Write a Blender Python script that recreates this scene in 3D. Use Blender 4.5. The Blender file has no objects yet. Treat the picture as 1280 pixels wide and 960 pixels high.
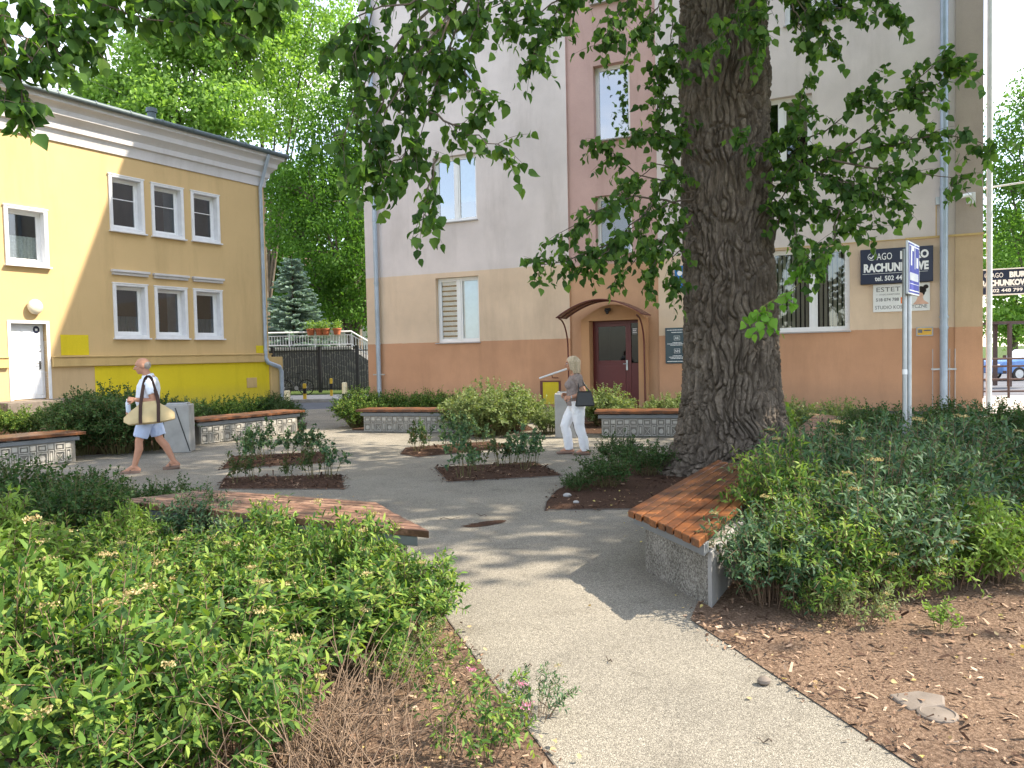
import bpy, math, random
import numpy as np
from mathutils import Vector, Matrix, noise
from math import sin, cos, pi, radians

SC = bpy.context.scene
COL = SC.collection
RNG = np.random.default_rng(7)
random.seed(7)

# ------------------------------------------------------------------ camera
FPX, CAMH = 950.0, 1.63
PITCH, ROLL = math.atan(37 / 950), radians(1.2)
_U0 = Vector((0, sin(PITCH), cos(PITCH))); _R0 = Vector((1, 0, 0)); FWD = Vector((0, cos(PITCH), -sin(PITCH)))
RGT = cos(ROLL) * _R0 - sin(ROLL) * _U0
UPV = sin(ROLL) * _R0 + cos(ROLL) * _U0
CAMP = Vector((0, 0, CAMH))
cd = bpy.data.cameras.new('camera'); cam = bpy.data.objects.new('camera', cd); COL.objects.link(cam)
cd.sensor_fit = 'HORIZONTAL'; cd.sensor_width = 36.0; cd.lens = 36.0 * FPX / 1280
cd.clip_start = 0.05; cd.clip_end = 2000
cam.matrix_world = Matrix((RGT, UPV, -FWD)).transposed().to_4x4()
cam.location = CAMP
SC.camera = cam

# ------------------------------------------------------------------ world, sun, exposure
SUN_H = Vector((1.0, 0.0, 0)).normalized(); SUN_E = radians(46)
SUNV = Vector((SUN_H.x * cos(SUN_E), SUN_H.y * cos(SUN_E), sin(SUN_E)))
wd = bpy.data.worlds.new('World'); SC.world = wd; wd.use_nodes = True
wn, wl = wd.node_tree.nodes, wd.node_tree.links
wn.clear()
w_out = wn.new('ShaderNodeOutputWorld'); w_bg = wn.new('ShaderNodeBackground'); w_sky = wn.new('ShaderNodeTexSky')
w_sky.sky_type = 'NISHITA'; w_sky.sun_disc = False; w_sky.sun_elevation = SUN_E
w_sky.sun_rotation = math.atan2(SUN_H.x, SUN_H.y); w_sky.dust_density = 0.8; w_sky.air_density = 1.0
w_tc = wn.new('ShaderNodeTexCoord'); w_map = wn.new('ShaderNodeMapping'); w_map.inputs['Scale'].default_value = (1, 1, 2.2)
w_map.inputs['Location'].default_value = (0.35, 0.1, 0.0)
w_no = wn.new('ShaderNodeTexNoise'); w_no.inputs['Scale'].default_value = 2.3; w_no.inputs['Detail'].default_value = 8; w_no.inputs['Roughness'].default_value = 0.55
w_rp = wn.new('ShaderNodeValToRGB'); w_rp.color_ramp.elements[0].position = 0.50; w_rp.color_ramp.elements[1].position = 0.74
w_rp.color_ramp.elements[0].color = (0.26, 0.26, 0.26, 1)
w_mx = wn.new('ShaderNodeMix'); w_mx.data_type = 'RGBA'
w_mx.inputs[7].default_value = (5.5, 5.15, 4.75, 1)
wl.new(w_tc.outputs['Generated'], w_map.inputs[0]); wl.new(w_map.outputs[0], w_no.inputs['Vector'])
wl.new(w_no.outputs[0], w_rp.inputs[0]); wl.new(w_rp.outputs[0], w_mx.inputs[0])
wl.new(w_sky.outputs[0], w_mx.inputs[6]); wl.new(w_mx.outputs[2], w_bg.inputs[0])
w_bg.inputs[1].default_value = 0.15
wl.new(w_bg.outputs[0], w_out.inputs[0])
sl = bpy.data.lights.new('sun', 'SUN'); sl.energy = 3.0; sl.angle = radians(0.53); sl.color = (1.0, 0.89, 0.72)
so = bpy.data.objects.new('sun', sl); COL.objects.link(so); so.rotation_euler = SUNV.to_track_quat('Z', 'Y').to_euler(); so.location = (20, 0, 30)
SC.view_settings.view_transform = 'Standard'; SC.view_settings.look = 'None'; SC.view_settings.gamma = 1.0
SC.view_settings.use_curve_mapping = False
SC.view_settings.exposure = 1.85
SC.cycles.use_denoising = True
SC.cycles.max_bounces = 8; SC.cycles.diffuse_bounces = 4; SC.cycles.glossy_bounces = 3; SC.cycles.transmission_bounces = 4; SC.cycles.transparent_max_bounces = 6


# ------------------------------------------------------------------ pixel -> place helpers (photo pixels, 1280 x 960)
def ray(px, py): return FWD + RGT * ((px - 640) / FPX) - UPV * ((py - 480) / FPX)
def G(px, py, z=0.0):
    d = ray(px, py); return CAMP + d * ((z - CAMH) / d.z)
def W(px, py, y):
    d = ray(px, py); return CAMP + d * (y / d.y)
def proj(p):
    v = Vector(p) - CAMP; f = v.dot(FWD)
    if f < 0.05: return None
    return 640 + FPX * v.dot(RGT) / f, 480 - FPX * v.dot(UPV) / f
def in_frame(p, m=25):
    q = proj(p)
    return q is not None and -m < q[0] < 1280 + m and -m < q[1] < 960 + m


# ------------------------------------------------------------------ object helpers
def tag(o, label=None, cat=None, group=None, kind=None):
    if label: o['label'] = label
    if cat: o['category'] = cat
    if group: o['group'] = group
    if kind: o['kind'] = kind
    return o
def empty(name, loc=(0, 0, 0), rz=0.0, label=None, cat=None, group=None):
    o = bpy.data.objects.new(name, None); COL.objects.link(o); o.location = loc; o.rotation_euler = (0, 0, rz)
    o.empty_display_size = 0.2
    return tag(o, label, cat, group)
def link_mesh(name, me, mat, parent=None):
    o = bpy.data.objects.new(name, me); COL.objects.link(o)
    if mat and not me.materials: me.materials.append(mat)
    if parent: o.parent = parent
    return o
def copy_tree(o, parent=None):
    c = o.copy(); COL.objects.link(c)
    if parent: c.parent = parent
    for ch in list(o.children): copy_tree(ch, c)
    return c
def np_mesh(name, V, F3=None, F4=None):
    me = bpy.data.meshes.new(name)
    V = np.asarray(V, dtype=np.float32); me.vertices.add(len(V)); me.vertices.foreach_set('co', V.ravel())
    n3 = 0 if F3 is None else len(F3); n4 = 0 if F4 is None else len(F4)
    loops = []
    if n3: loops.append(np.asarray(F3, dtype=np.int32).ravel())
    if n4: loops.append(np.asarray(F4, dtype=np.int32).ravel())
    L = np.concatenate(loops); me.loops.add(len(L)); me.loops.foreach_set('vertex_index', L)
    starts = np.concatenate([np.arange(n3) * 3, n3 * 3 + np.arange(n4) * 4]).astype(np.int32)
    me.polygons.add(n3 + n4); me.polygons.foreach_set('loop_start', starts)
    me.polygons.foreach_set('loop_total', np.concatenate([np.full(n3, 3), np.full(n4, 4)]).astype(np.int32))
    me.update(calc_edges=True); me.validate()
    return me

class MB:
    def __init__(s): s.v = []; s.f = []
    def add(s, vs, fs):
        b = len(s.v); s.v += [tuple(p) for p in vs]; s.f += [tuple(i + b for i in f) for f in fs]; return s
    def box(s, x0, x1, y0, y1, z0, z1, M=None):
        vs = [Vector((x, y, z)) for z in (z0, z1) for (x, y) in ((x0, y0), (x1, y0), (x1, y1), (x0, y1))]
        if M is not None: vs = [M @ p for p in vs]
        return s.add(vs, [(3, 2, 1, 0), (4, 5, 6, 7), (0, 1, 5, 4), (1, 2, 6, 5), (2, 3, 7, 6), (3, 0, 4, 7)])
    def prism(s, poly, z0, z1):
        n = len(poly)
        vs = [(p[0], p[1], z0) for p in poly] + [(p[0], p[1], z1) for p in poly]
        fs = [tuple(range(n - 1, -1, -1)), tuple(range(n, 2 * n))] + [(i, (i + 1) % n, n + (i + 1) % n, n + i) for i in range(n)]
        return s.add(vs, fs)
    def quad(s, a, b, c, d): return s.add([a, b, c, d], [(0, 1, 2, 3)])
    def tube(s, pts, r, n=8, caps=True):
        pts = [Vector(p) for p in pts]; k = len(pts)
        rs = [r] * k if not hasattr(r, '__len__') else list(r)
        vs = []; up = None
        for i, p in enumerate(pts):
            t = (pts[min(i + 1, k - 1)] - pts[max(i - 1, 0)]).normalized()
            if up is None: up = t.orthogonal().normalized()
            up = (up - t * up.dot(t))
            up = up.normalized() if up.length > 1e-6 else t.orthogonal().normalized()
            w = t.cross(up)
            vs += [p + (up * cos(2 * pi * j / n) + w * sin(2 * pi * j / n)) * rs[i] for j in range(n)]
        fs = [(i * n + j, i * n + (j + 1) % n, (i + 1) * n + (j + 1) % n, (i + 1) * n + j) for i in range(k - 1) for j in range(n)]
        if caps: fs += [tuple(range(n - 1, -1, -1)), tuple((k - 1) * n + j for j in range(n))]
        return s.add(vs, fs)
    def lathe(s, prof, c=(0, 0, 0), n=20, M=None):
        vs = [];
        for (r, z) in prof:
            for j in range(n):
                p = Vector((r * cos(2 * pi * j / n), r * sin(2 * pi * j / n), z))
                if M is not None: p = M @ p
                vs.append(p + Vector(c))
        k = len(prof)
        fs = [(i * n + j, i * n + (j + 1) % n, (i + 1) * n + (j + 1) % n, (i + 1) * n + j) for i in range(k - 1) for j in range(n)]
        fs += [tuple(range(n - 1, -1, -1)), tuple((k - 1) * n + j for j in range(n))]
        return s.add(vs, fs)
    def ball(s, c, r, n=12, m=8, M=None):
        if not hasattr(r, '__len__'): r = (r, r, r)
        prof = []
        vs = []
        for i in range(m + 1):
            a = -pi / 2 + pi * i / m
            rr = max(cos(a), 0.02)
            for j in range(n):
                p = Vector((r[0] * rr * cos(2 * pi * j / n), r[1] * rr * sin(2 * pi * j / n), r[2] * sin(a)))
                if M is not None: p = M @ p
                vs.append(p + Vector(c))
        fs = [(i * n + j, i * n + (j + 1) % n, (i + 1) * n + (j + 1) % n, (i + 1) * n + j) for i in range(m) for j in range(n)]
        fs += [tuple(range(n - 1, -1, -1)), tuple(m * n + j for j in range(n))]
        return s.add(vs, fs)
    def build(s, name, mat, parent=None, smooth=False, bevel=0.0, angle=40):
        me = bpy.data.meshes.new(name); me.from_pydata(s.v, [], s.f); me.update()
        o = link_mesh(name, me, mat, parent)
        if smooth:
            me.polygons.foreach_set('use_smooth', [True] * len(me.polygons)); me.set_sharp_from_angle(angle=radians(angle))
        if bevel:
            b = o.modifiers.new('bevel', 'BEVEL'); b.width = bevel; b.segments = 2; b.limit_method = 'ANGLE'; b.angle_limit = radians(40)
        return o


# ------------------------------------------------------------------ materials
MAT = {}
class NT:
    def __init__(s, name):
        s.m = bpy.data.materials.new(name); s.m.use_nodes = True; s.t = s.m.node_tree; s.t.nodes.clear()
        s.out = s.t.nodes.new('ShaderNodeOutputMaterial'); s.p = s.t.nodes.new('ShaderNodeBsdfPrincipled')
        s.t.links.new(s.p.outputs[0], s.out.inputs[0]); s._co = None
    def n(s, typ, **kw):
        x = s.t.nodes.new(typ)
        for k, v in kw.items():
            if k.startswith('i_'):
                key = k[2:]; key = int(key) if key.isdigit() else key.replace('_', ' ')
                x.inputs[key].default_value = v
            else: setattr(x, k, v)
        return x
    def l(s, a, b): s.t.links.new(a, b)
    def co(s, out='Object'):
        if s._co is None: s._co = s.n('ShaderNodeTexCoord')
        return s._co.outputs[out]
    def noise(s, scale, detail=4, rough=0.55, vec=None, stretch=None):
        v = vec or s.co()
        if stretch:
            mp = s.n('ShaderNodeMapping'); mp.inputs['Scale'].default_value = stretch; s.l(v, mp.inputs[0]); v = mp.outputs[0]
        x = s.n('ShaderNodeTexNoise'); x.inputs['Scale'].default_value = scale; x.inputs['Detail'].default_value = detail; x.inputs['Roughness'].default_value = rough
        s.l(v, x.inputs['Vector']); return x.outputs[0]
    def ramp(s, fac, stops):
        r = s.n('ShaderNodeValToRGB'); e = r.color_ramp.elements
        while len(e) < len(stops): e.new(0.5)
        for i, (p, c) in enumerate(stops):
            e[i].position = p; e[i].color = (*c, 1) if len(c) == 3 else c
        s.l(fac, r.inputs[0]); return r.outputs[0]
    def mix(s, fac, a, b, mode='MIX'):
        x = s.n('ShaderNodeMix'); x.data_type = 'RGBA'; x.blend_type = mode
        for val, idx in ((fac, 0), (a, 6), (b, 7)):
            if isinstance(val, (int, float)): x.inputs[idx].default_value = val
            elif isinstance(val, tuple): x.inputs[idx].default_value = (*val, 1) if len(val) == 3 else val
            else: s.l(val, x.inputs[idx])
        return x.outputs[2]
    def math(s, op, a, b=0.0):
        x = s.n('ShaderNodeMath'); x.operation = op
        for val, idx in ((a, 0), (b, 1)):
            if isinstance(val, (int, float)): x.inputs[idx].default_value = val
            else: s.l(val, x.inputs[idx])
        return x.outputs[0]
    def bump(s, h, strength=0.3, dist=0.01):
        b = s.n('ShaderNodeBump'); b.inputs['Strength'].default_value = strength; b.inputs['Distance'].default_value = dist
        s.l(h, b.inputs['Height']); s.l(b.outputs[0], s.p.inputs['Normal'])
    def base(s, c):
        if isinstance(c, tuple): s.p.inputs['Base Color'].default_value = (*c, 1)
        else: s.l(c, s.p.inputs['Base Color'])
    def set(s, rough=0.7, spec=0.3, metal=0.0):
        s.p.inputs['Roughness'].default_value = rough; s.p.inputs['Specular IOR Level'].default_value = spec; s.p.inputs['Metallic'].default_value = metal
        return s

def simple(name, c, rough=0.7, spec=0.3, metal=0.0, var=0.12, vscale=6.0, bump=None):
    t = NT(name); t.set(rough, spec, metal)
    n = t.noise(vscale, 5)
    t.base(t.ramp(n, [(0.3, tuple(x * (1 - var) for x in c)), (0.7, tuple(min(1, x * (1 + var)) for x in c))]))
    if bump: t.bump(t.noise(bump[0], 4), bump[1], bump[2])
    MAT[name] = t.m; return t.m

def leafmat(name, cols, transl=0.35, rough=0.45, spec=0.35):
    rough = max(rough, .52); spec *= .5
    t = NT(name); t.set(rough, spec)
    g = t.n('ShaderNodeNewGeometry')
    c = t.ramp(g.outputs['Random Per Island'], [(i / (len(cols) - 1), cc) for i, cc in enumerate(cols)])
    t.base(c)
    tr = t.n('ShaderNodeBsdfTranslucent'); mx = t.n('ShaderNodeMixShader', i_0=transl)
    c2 = t.mix(1.0, c, (1.25, 1.3, 0.55), 'MULTIPLY'); t.l(c2, tr.inputs[0])
    t.l(t.p.outputs[0], mx.inputs[1]); t.l(tr.outputs[0], mx.inputs[2]); t.l(mx.outputs[0], t.out.inputs[0])
    MAT[name] = t.m; return t.m

def stucco(name, bands, soft=0.004, mott=0.17):
    """bands: [(z_from, colour), ...] painted bands of the render coat, bottom to top (real paint)"""
    t = NT(name); t.set(0.9, 0.15)
    sep = t.n('ShaderNodeSeparateXYZ'); t.l(t.co(), sep.inputs[0])
    wob = t.math('MULTIPLY', t.noise(6.0, 3), 0.032)
    z = t.math('ADD', sep.outputs[2], wob)
    c = None
    for z0, col in bands:
        if c is None: c = col; continue
        c = t.mix(t.math('GREATER_THAN', z, z0 + 0.01), c, col)
    if isinstance(c, tuple): c = t.mix(0.0, c, c)
    big = t.ramp(t.noise(0.6, 6, 0.6), [(0.3, (1 - mott,) * 3), (0.7, (1 + mott * 0.4,) * 3)])
    c = t.mix(1.0, c, big, 'MULTIPLY')
    streak = t.ramp(t.noise(0.9, 7, 0.7, stretch=(1.3, 1.3, 0.22)), [(0.32, (0.80, 0.79, 0.77)), (0.5, (1.02, 1.02, 1.02))])
    c = t.mix(0.6, c, streak, 'MULTIPLY')
    sp = t.ramp(t.noise(60, 3, 0.7), [(0.3, (0.93,) * 3), (0.7, (1.05,) * 3)])
    c = t.mix(1.0, c, sp, 'MULTIPLY')
    # grime splashed up from the ground
    gr = t.math('MULTIPLY', t.math('SUBTRACT', 0.9, z), 0.9)
    gr = t.math('MAXIMUM', t.math('MULTIPLY', gr, t.noise(4, 5, 0.7)), 0.0)
    c = t.mix(gr, c, (0.22, 0.17, 0.13))
    t.base(c)
    h = t.math('ADD', t.noise(90, 4, 0.6), t.math('MULTIPLY', t.noise(4, 3), 0.6))
    t.bump(h, 0.35, 0.006)
    MAT[name] = t.m; return t.m

TERRA, CREAM, LILAC, PINK = (0.58, 0.32, 0.19), (0.72, 0.55, 0.40), (0.70, 0.625, 0.60), (0.56, 0.375, 0.34)
YEL = (0.62, 0.445, 0.225)
stucco('wall_paint_bands', [(0, TERRA), (2.06, CREAM), (4.20, LILAC)])
stucco('stairwell_paint', [(0, (0.58, 0.345, 0.21)), (4.12, PINK)])
stucco('portal_paint', [(0, (0.56, 0.31, 0.165))])
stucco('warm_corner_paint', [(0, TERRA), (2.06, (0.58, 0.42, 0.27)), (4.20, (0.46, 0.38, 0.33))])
stucco('yellow_wall_paint', [(0, (0.58, 0.42, 0.24)), (1.52, YEL)], mott=0.07)
stucco('bright_yellow_paint', [(0, (0.72, 0.57, 0.03))], mott=0.05)
stucco('yellow_trim_paint', [(0, (0.62, 0.44, 0.20))])
stucco('cornice_plaster', [(0, (0.62, 0.60, 0.60))], mott=0.06)
stucco('back_wall_paint', [(0, (0.5, 0.45, 0.42))])
simple('white_plastic', (0.80, 0.80, 0.80), 0.35, 0.5, var=0.03)
simple('white_trim', (0.74, 0.74, 0.75), 0.6, 0.3, var=0.06, bump=(30, 0.15, 0.003))
simple('white_door_paint', (0.76, 0.78, 0.82), 0.45, 0.4, var=0.05)
simple('reveal_plaster', (0.60, 0.57, 0.54), 0.9, 0.1)
simple('zinc_pipe', (0.36, 0.42, 0.50), 0.45, 0.5, 0.35, var=0.15, vscale=3)
simple('white_pipe', (0.72, 0.71, 0.70), 0.4, 0.4, var=0.08)
simple('dark_gutter', (0.10, 0.13, 0.14), 0.5, 0.4, 0.2)
simple('sheet_roof', (0.12, 0.14, 0.15), 0.55, 0.4)
simple('flat_roof', (0.10, 0.10, 0.10), 0.9)
simple('chimney_brick', (0.20, 0.12, 0.10), 0.9)
simple('dark_metal', (0.030, 0.030, 0.033), 0.5, 0.4)
simple('galvanised', (0.42, 0.44, 0.46), 0.42, 0.5, 0.6, var=0.1, vscale=9)
simple('bracket_grey', (0.19, 0.205, 0.22), 0.5, 0.4, 0.2, var=0.1)
simple('maroon_door', (0.115, 0.018, 0.018), 0.4, 0.4, var=0.06)
simple('brown_metal', (0.13, 0.035, 0.028), 0.4, 0.45)
simple('rail_brown', (0.075, 0.048, 0.042), 0.6)
simple('sill_grey', (0.42, 0.41, 0.41), 0.5, 0.4)
simple('navy_sign', (0.008, 0.014, 0.045), 0.35, 0.4, var=0.05)
simple('sign_white', (0.85, 0.85, 0.86), 0.45, 0.3, var=0.02)
simple('sign_white_flat', (0.80, 0.80, 0.79), 0.5, 0.3, var=0.02)
simple('sign_blue', (0.13, 0.14, 0.46), 0.8, 0.08, var=0.08)
simple('sign_azure', (0.015, 0.17, 0.45), 0.35, 0.4)
simple('teal_plaque', (0.012, 0.04, 0.06), 0.3, 0.5)
simple('sign_grey_ink', (0.16, 0.16, 0.17), 0.6)
simple('sign_orange', (0.85, 0.22, 0.05), 0.5)
simple('sign_yellow', (0.72, 0.42, 0.06), 0.5)
simple('sign_skin', (0.72, 0.45, 0.34), 0.6)
simple('sign_hair', (0.02, 0.014, 0.012), 0.6)
simple('lamp_glass', (0.72, 0.66, 0.52), 0.35, 0.4)
simple('terracotta_pot', (0.42, 0.13, 0.06), 0.8)
simple('concrete', (0.40, 0.39, 0.37), 0.9, 0.15, var=0.14, vscale=5, bump=(70, 0.3, 0.004))
simple('pale_concrete', (0.34, 0.335, 0.325), 0.85, 0.2, var=0.16, vscale=4, bump=(60, 0.25, 0.003))
simple('relief_concrete', (0.24, 0.225, 0.20), 0.9, 0.15, var=0.15, vscale=7, bump=(80, 0.4, 0.004))
simple('relief_edge', (0.44, 0.42, 0.38), 0.9, 0.15, var=0.15, vscale=9, bump=(80, 0.4, 0.004))  # raised relief lighter than the base, relief shading put into the colour
simple('stone_slab', (0.19, 0.16, 0.135), 0.9, 0.15, var=0.2, vscale=8, bump=(50, 0.4, 0.005))
simple('rubber', (0.02, 0.02, 0.02), 0.7)
simple('bike_paint', (0.015, 0.016, 0.02), 0.35, 0.5)
simple('edge_steel', (0.13, 0.115, 0.10), 0.7, 0.3, 0.2)
simple('bark_young', (0.12, 0.095, 0.075), 0.9, 0.1, var=0.25, vscale=14, bump=(30, 0.5, 0.01))
simple('twig', (0.20, 0.135, 0.09), 0.85, 0.15, var=0.3, vscale=20)
simple('green_stem', (0.13, 0.12, 0.05), 0.8, 0.2, var=0.3, vscale=20)
simple('dead_twig', (0.21, 0.15, 0.105), 0.9, 0.1, var=0.3, vscale=20)
simple('skin', (0.47, 0.24, 0.155), 0.55, 0.35, var=0.08, vscale=12)
simple('grey_hair', (0.34, 0.30, 0.27), 0.7, 0.2, var=0.2, vscale=60)
simple('blond_hair', (0.50, 0.40, 0.28), 0.55, 0.35, var=0.25, vscale=70)
simple('pale_blue_shirt', (0.72, 0.76, 0.86), 0.9, 0.1, var=0.05)
simple('blue_shorts', (0.46, 0.54, 0.74), 0.9, 0.1, var=0.06, vscale=10)
simple('white_trousers', (0.80, 0.80, 0.83), 0.9, 0.1, var=0.04)
simple('taupe_top', (0.27, 0.22, 0.205), 0.9, 0.1, var=0.25, vscale=60)
simple('canvas_bag', (0.56, 0.44, 0.25), 0.9, 0.1, var=0.08, bump=(160, 0.3, 0.002))
simple('brown_strap', (0.05, 0.026, 0.02), 0.7)
simple('black_leather', (0.012, 0.012, 0.014), 0.4, 0.5)
simple('shoe_tan', (0.20, 0.13, 0.10), 0.6)
simple('bottle', (0.62, 0.72, 0.84), 0.2, 0.5)
simple('car_blue', (0.10, 0.22, 0.50), 0.25, 0.5)
simple('car_white', (0.7, 0.72, 0.75), 0.25, 0.5)
simple('bollard_cream', (0.74, 0.64, 0.42), 0.6)
simple('bollard_yellow', (0.66, 0.45, 0.05), 0.6)
simple('blind_cream', (0.52, 0.46, 0.35), 0.8, 0.1, var=0.05)
simple('blind_white', (0.80, 0.88, 0.92), 0.8, 0.1, var=0.05)
simple('blind_dark', (0.13, 0.17, 0.20), 0.8, 0.1)
simple('blind_mint', (0.36, 0.56, 0.50), 0.8, 0.1)
simple('lace_curtain', (0.66, 0.70, 0.68), 0.9, 0.1, var=0.2, vscale=25)
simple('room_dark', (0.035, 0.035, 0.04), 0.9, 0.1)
simple('litter_tan', (0.50, 0.40, 0.22), 0.8, 0.15, var=0.3, vscale=3)

def glassmat(name, tint, refl=1.0):
    t = NT(name); t.t.nodes.remove(t.p)
    gl = t.n('ShaderNodeBsdfGlossy', i_Roughness=0.02); gl.inputs[0].default_value = (0.95, 0.97, 1, 1)
    tr = t.n('ShaderNodeBsdfTransparent'); tr.inputs[0].default_value = (*tint, 1)
    lw = t.n('ShaderNodeFresnel', i_IOR=1.5)
    f = t.math('MINIMUM', t.math('MULTIPLY', t.math('ADD', lw.outputs[0], 0.05), refl), 0.95)
    mx = t.n('ShaderNodeMixShader'); t.l(f, mx.inputs[0]); t.l(tr.outputs[0], mx.inputs[1]); t.l(gl.outputs[0], mx.inputs[2])
    t.l(mx.outputs[0], t.out.inputs[0]); MAT[name] = t.m
glassmat('window_glass', (0.78, 0.82, 0.84), 1.3)
glassmat('mirror_glass', (0.5, 0.55, 0.6), 3.6)
glassmat('dim_glass', (0.35, 0.36, 0.38), 0.22)
def acrylic():
    t = NT('smoked_acrylic'); t.set(0.25, 0.5); t.base((0.17, 0.10, 0.075)); tr = t.n('ShaderNodeBsdfTransparent'); tr.inputs[0].default_value = (0.75, 0.55, 0.45, 1)
    mx = t.n('ShaderNodeMixShader', i_0=0.25); t.l(t.p.outputs[0], mx.inputs[1]); t.l(tr.outputs[0], mx.inputs[2]); t.l(mx.outputs[0], t.out.inputs[0]); MAT['smoked_acrylic'] = t.m
acrylic()

def wood(name, c1, c2, c3):
    t = NT(name); t.set(0.42, 0.4)
    g = t.n('ShaderNodeNewGeometry')
    rnd = t.ramp(g.outputs['Random Per Island'], [(0, c1), (0.5, c2), (1, c3)])
    gr = t.noise(9, 6, 0.65, stretch=(0.5, 7, 7))
    grc = t.ramp(gr, [(0.32, (0.50, 0.44, 0.40)), (0.62, (1.15, 1.12, 1.05))])
    c = t.mix(0.85, rnd, grc, 'MULTIPLY')
    wear = t.ramp(t.noise(4.2, 7, 0.72), [(0.44, (0, 0, 0)), (0.56, (1, 1, 1))])
    c = t.mix(t.math('MULTIPLY', wear, 0.78), c, (0.05, 0.024, 0.014))
    t.base(c); t.bump(gr, 0.3, 0.003)
    MAT[name] = t.m
wood('bench_wood', (0.14, 0.05, 0.018), (0.21, 0.08, 0.028), (0.28, 0.118, 0.045))
wood('faded_wood', (0.24, 0.13, 0.09), (0.29, 0.165, 0.115), (0.33, 0.20, 0.14))

def path_mat():
    t = NT('washed_aggregate'); t.set(0.88, 0.2)
    v = t.n('ShaderNodeTexVoronoi', i_Scale=210.0); t.l(t.co(), v.inputs['Vector'])
    c = t.ramp(t.math('FRACT', t.math('MULTIPLY', t.n_sep(v.outputs['Color']), 7.3)), [(0.0, (0.145, 0.132, 0.11)), (0.35, (0.245, 0.225, 0.188)), (0.8, (0.33, 0.303, 0.255)), (1.0, (0.46, 0.425, 0.36))])
    f = t.ramp(t.noise(38, 5, 0.8), [(0.3, (0.80,) * 3), (0.7, (1.14,) * 3)])
    c = t.mix(1.0, c, f, 'MULTIPLY')
    big = t.ramp(t.noise(0.55, 7, 0.62), [(0.30, (0.70, 0.70, 0.70)), (0.66, (1.08, 1.07, 1.05))])
    c = t.mix(1.0, c, big, 'MULTIPLY')
    st = t.ramp(t.noise(2.6, 6, 0.7), [(0.28, (0.74, 0.73, 0.72)), (0.46, (1, 1, 1))])
    c = t.mix(1.0, c, st, 'MULTIPLY')
    sp_ = t.ramp(t.noise(9.0, 3, 0.6), [(0.22, (0.62, 0.60, 0.57)), (0.30, (1, 1, 1))]); c = t.mix(0.8, c, sp_, 'MULTIPLY')
    t.base(c)
    h = t.math('ADD', t.math('MULTIPLY', v.outputs['Distance'], -1.0), t.math('MULTIPLY', t.noise(60, 3), 0.5))
    t.bump(h, 0.55, 0.006)
    MAT['path'] = t.m
def _nsep(self, colsock):
    s = self.n('ShaderNodeSeparateColor'); self.l(colsock, s.inputs[0]); return s.outputs[0]
NT.n_sep = _nsep
path_mat()

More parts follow.
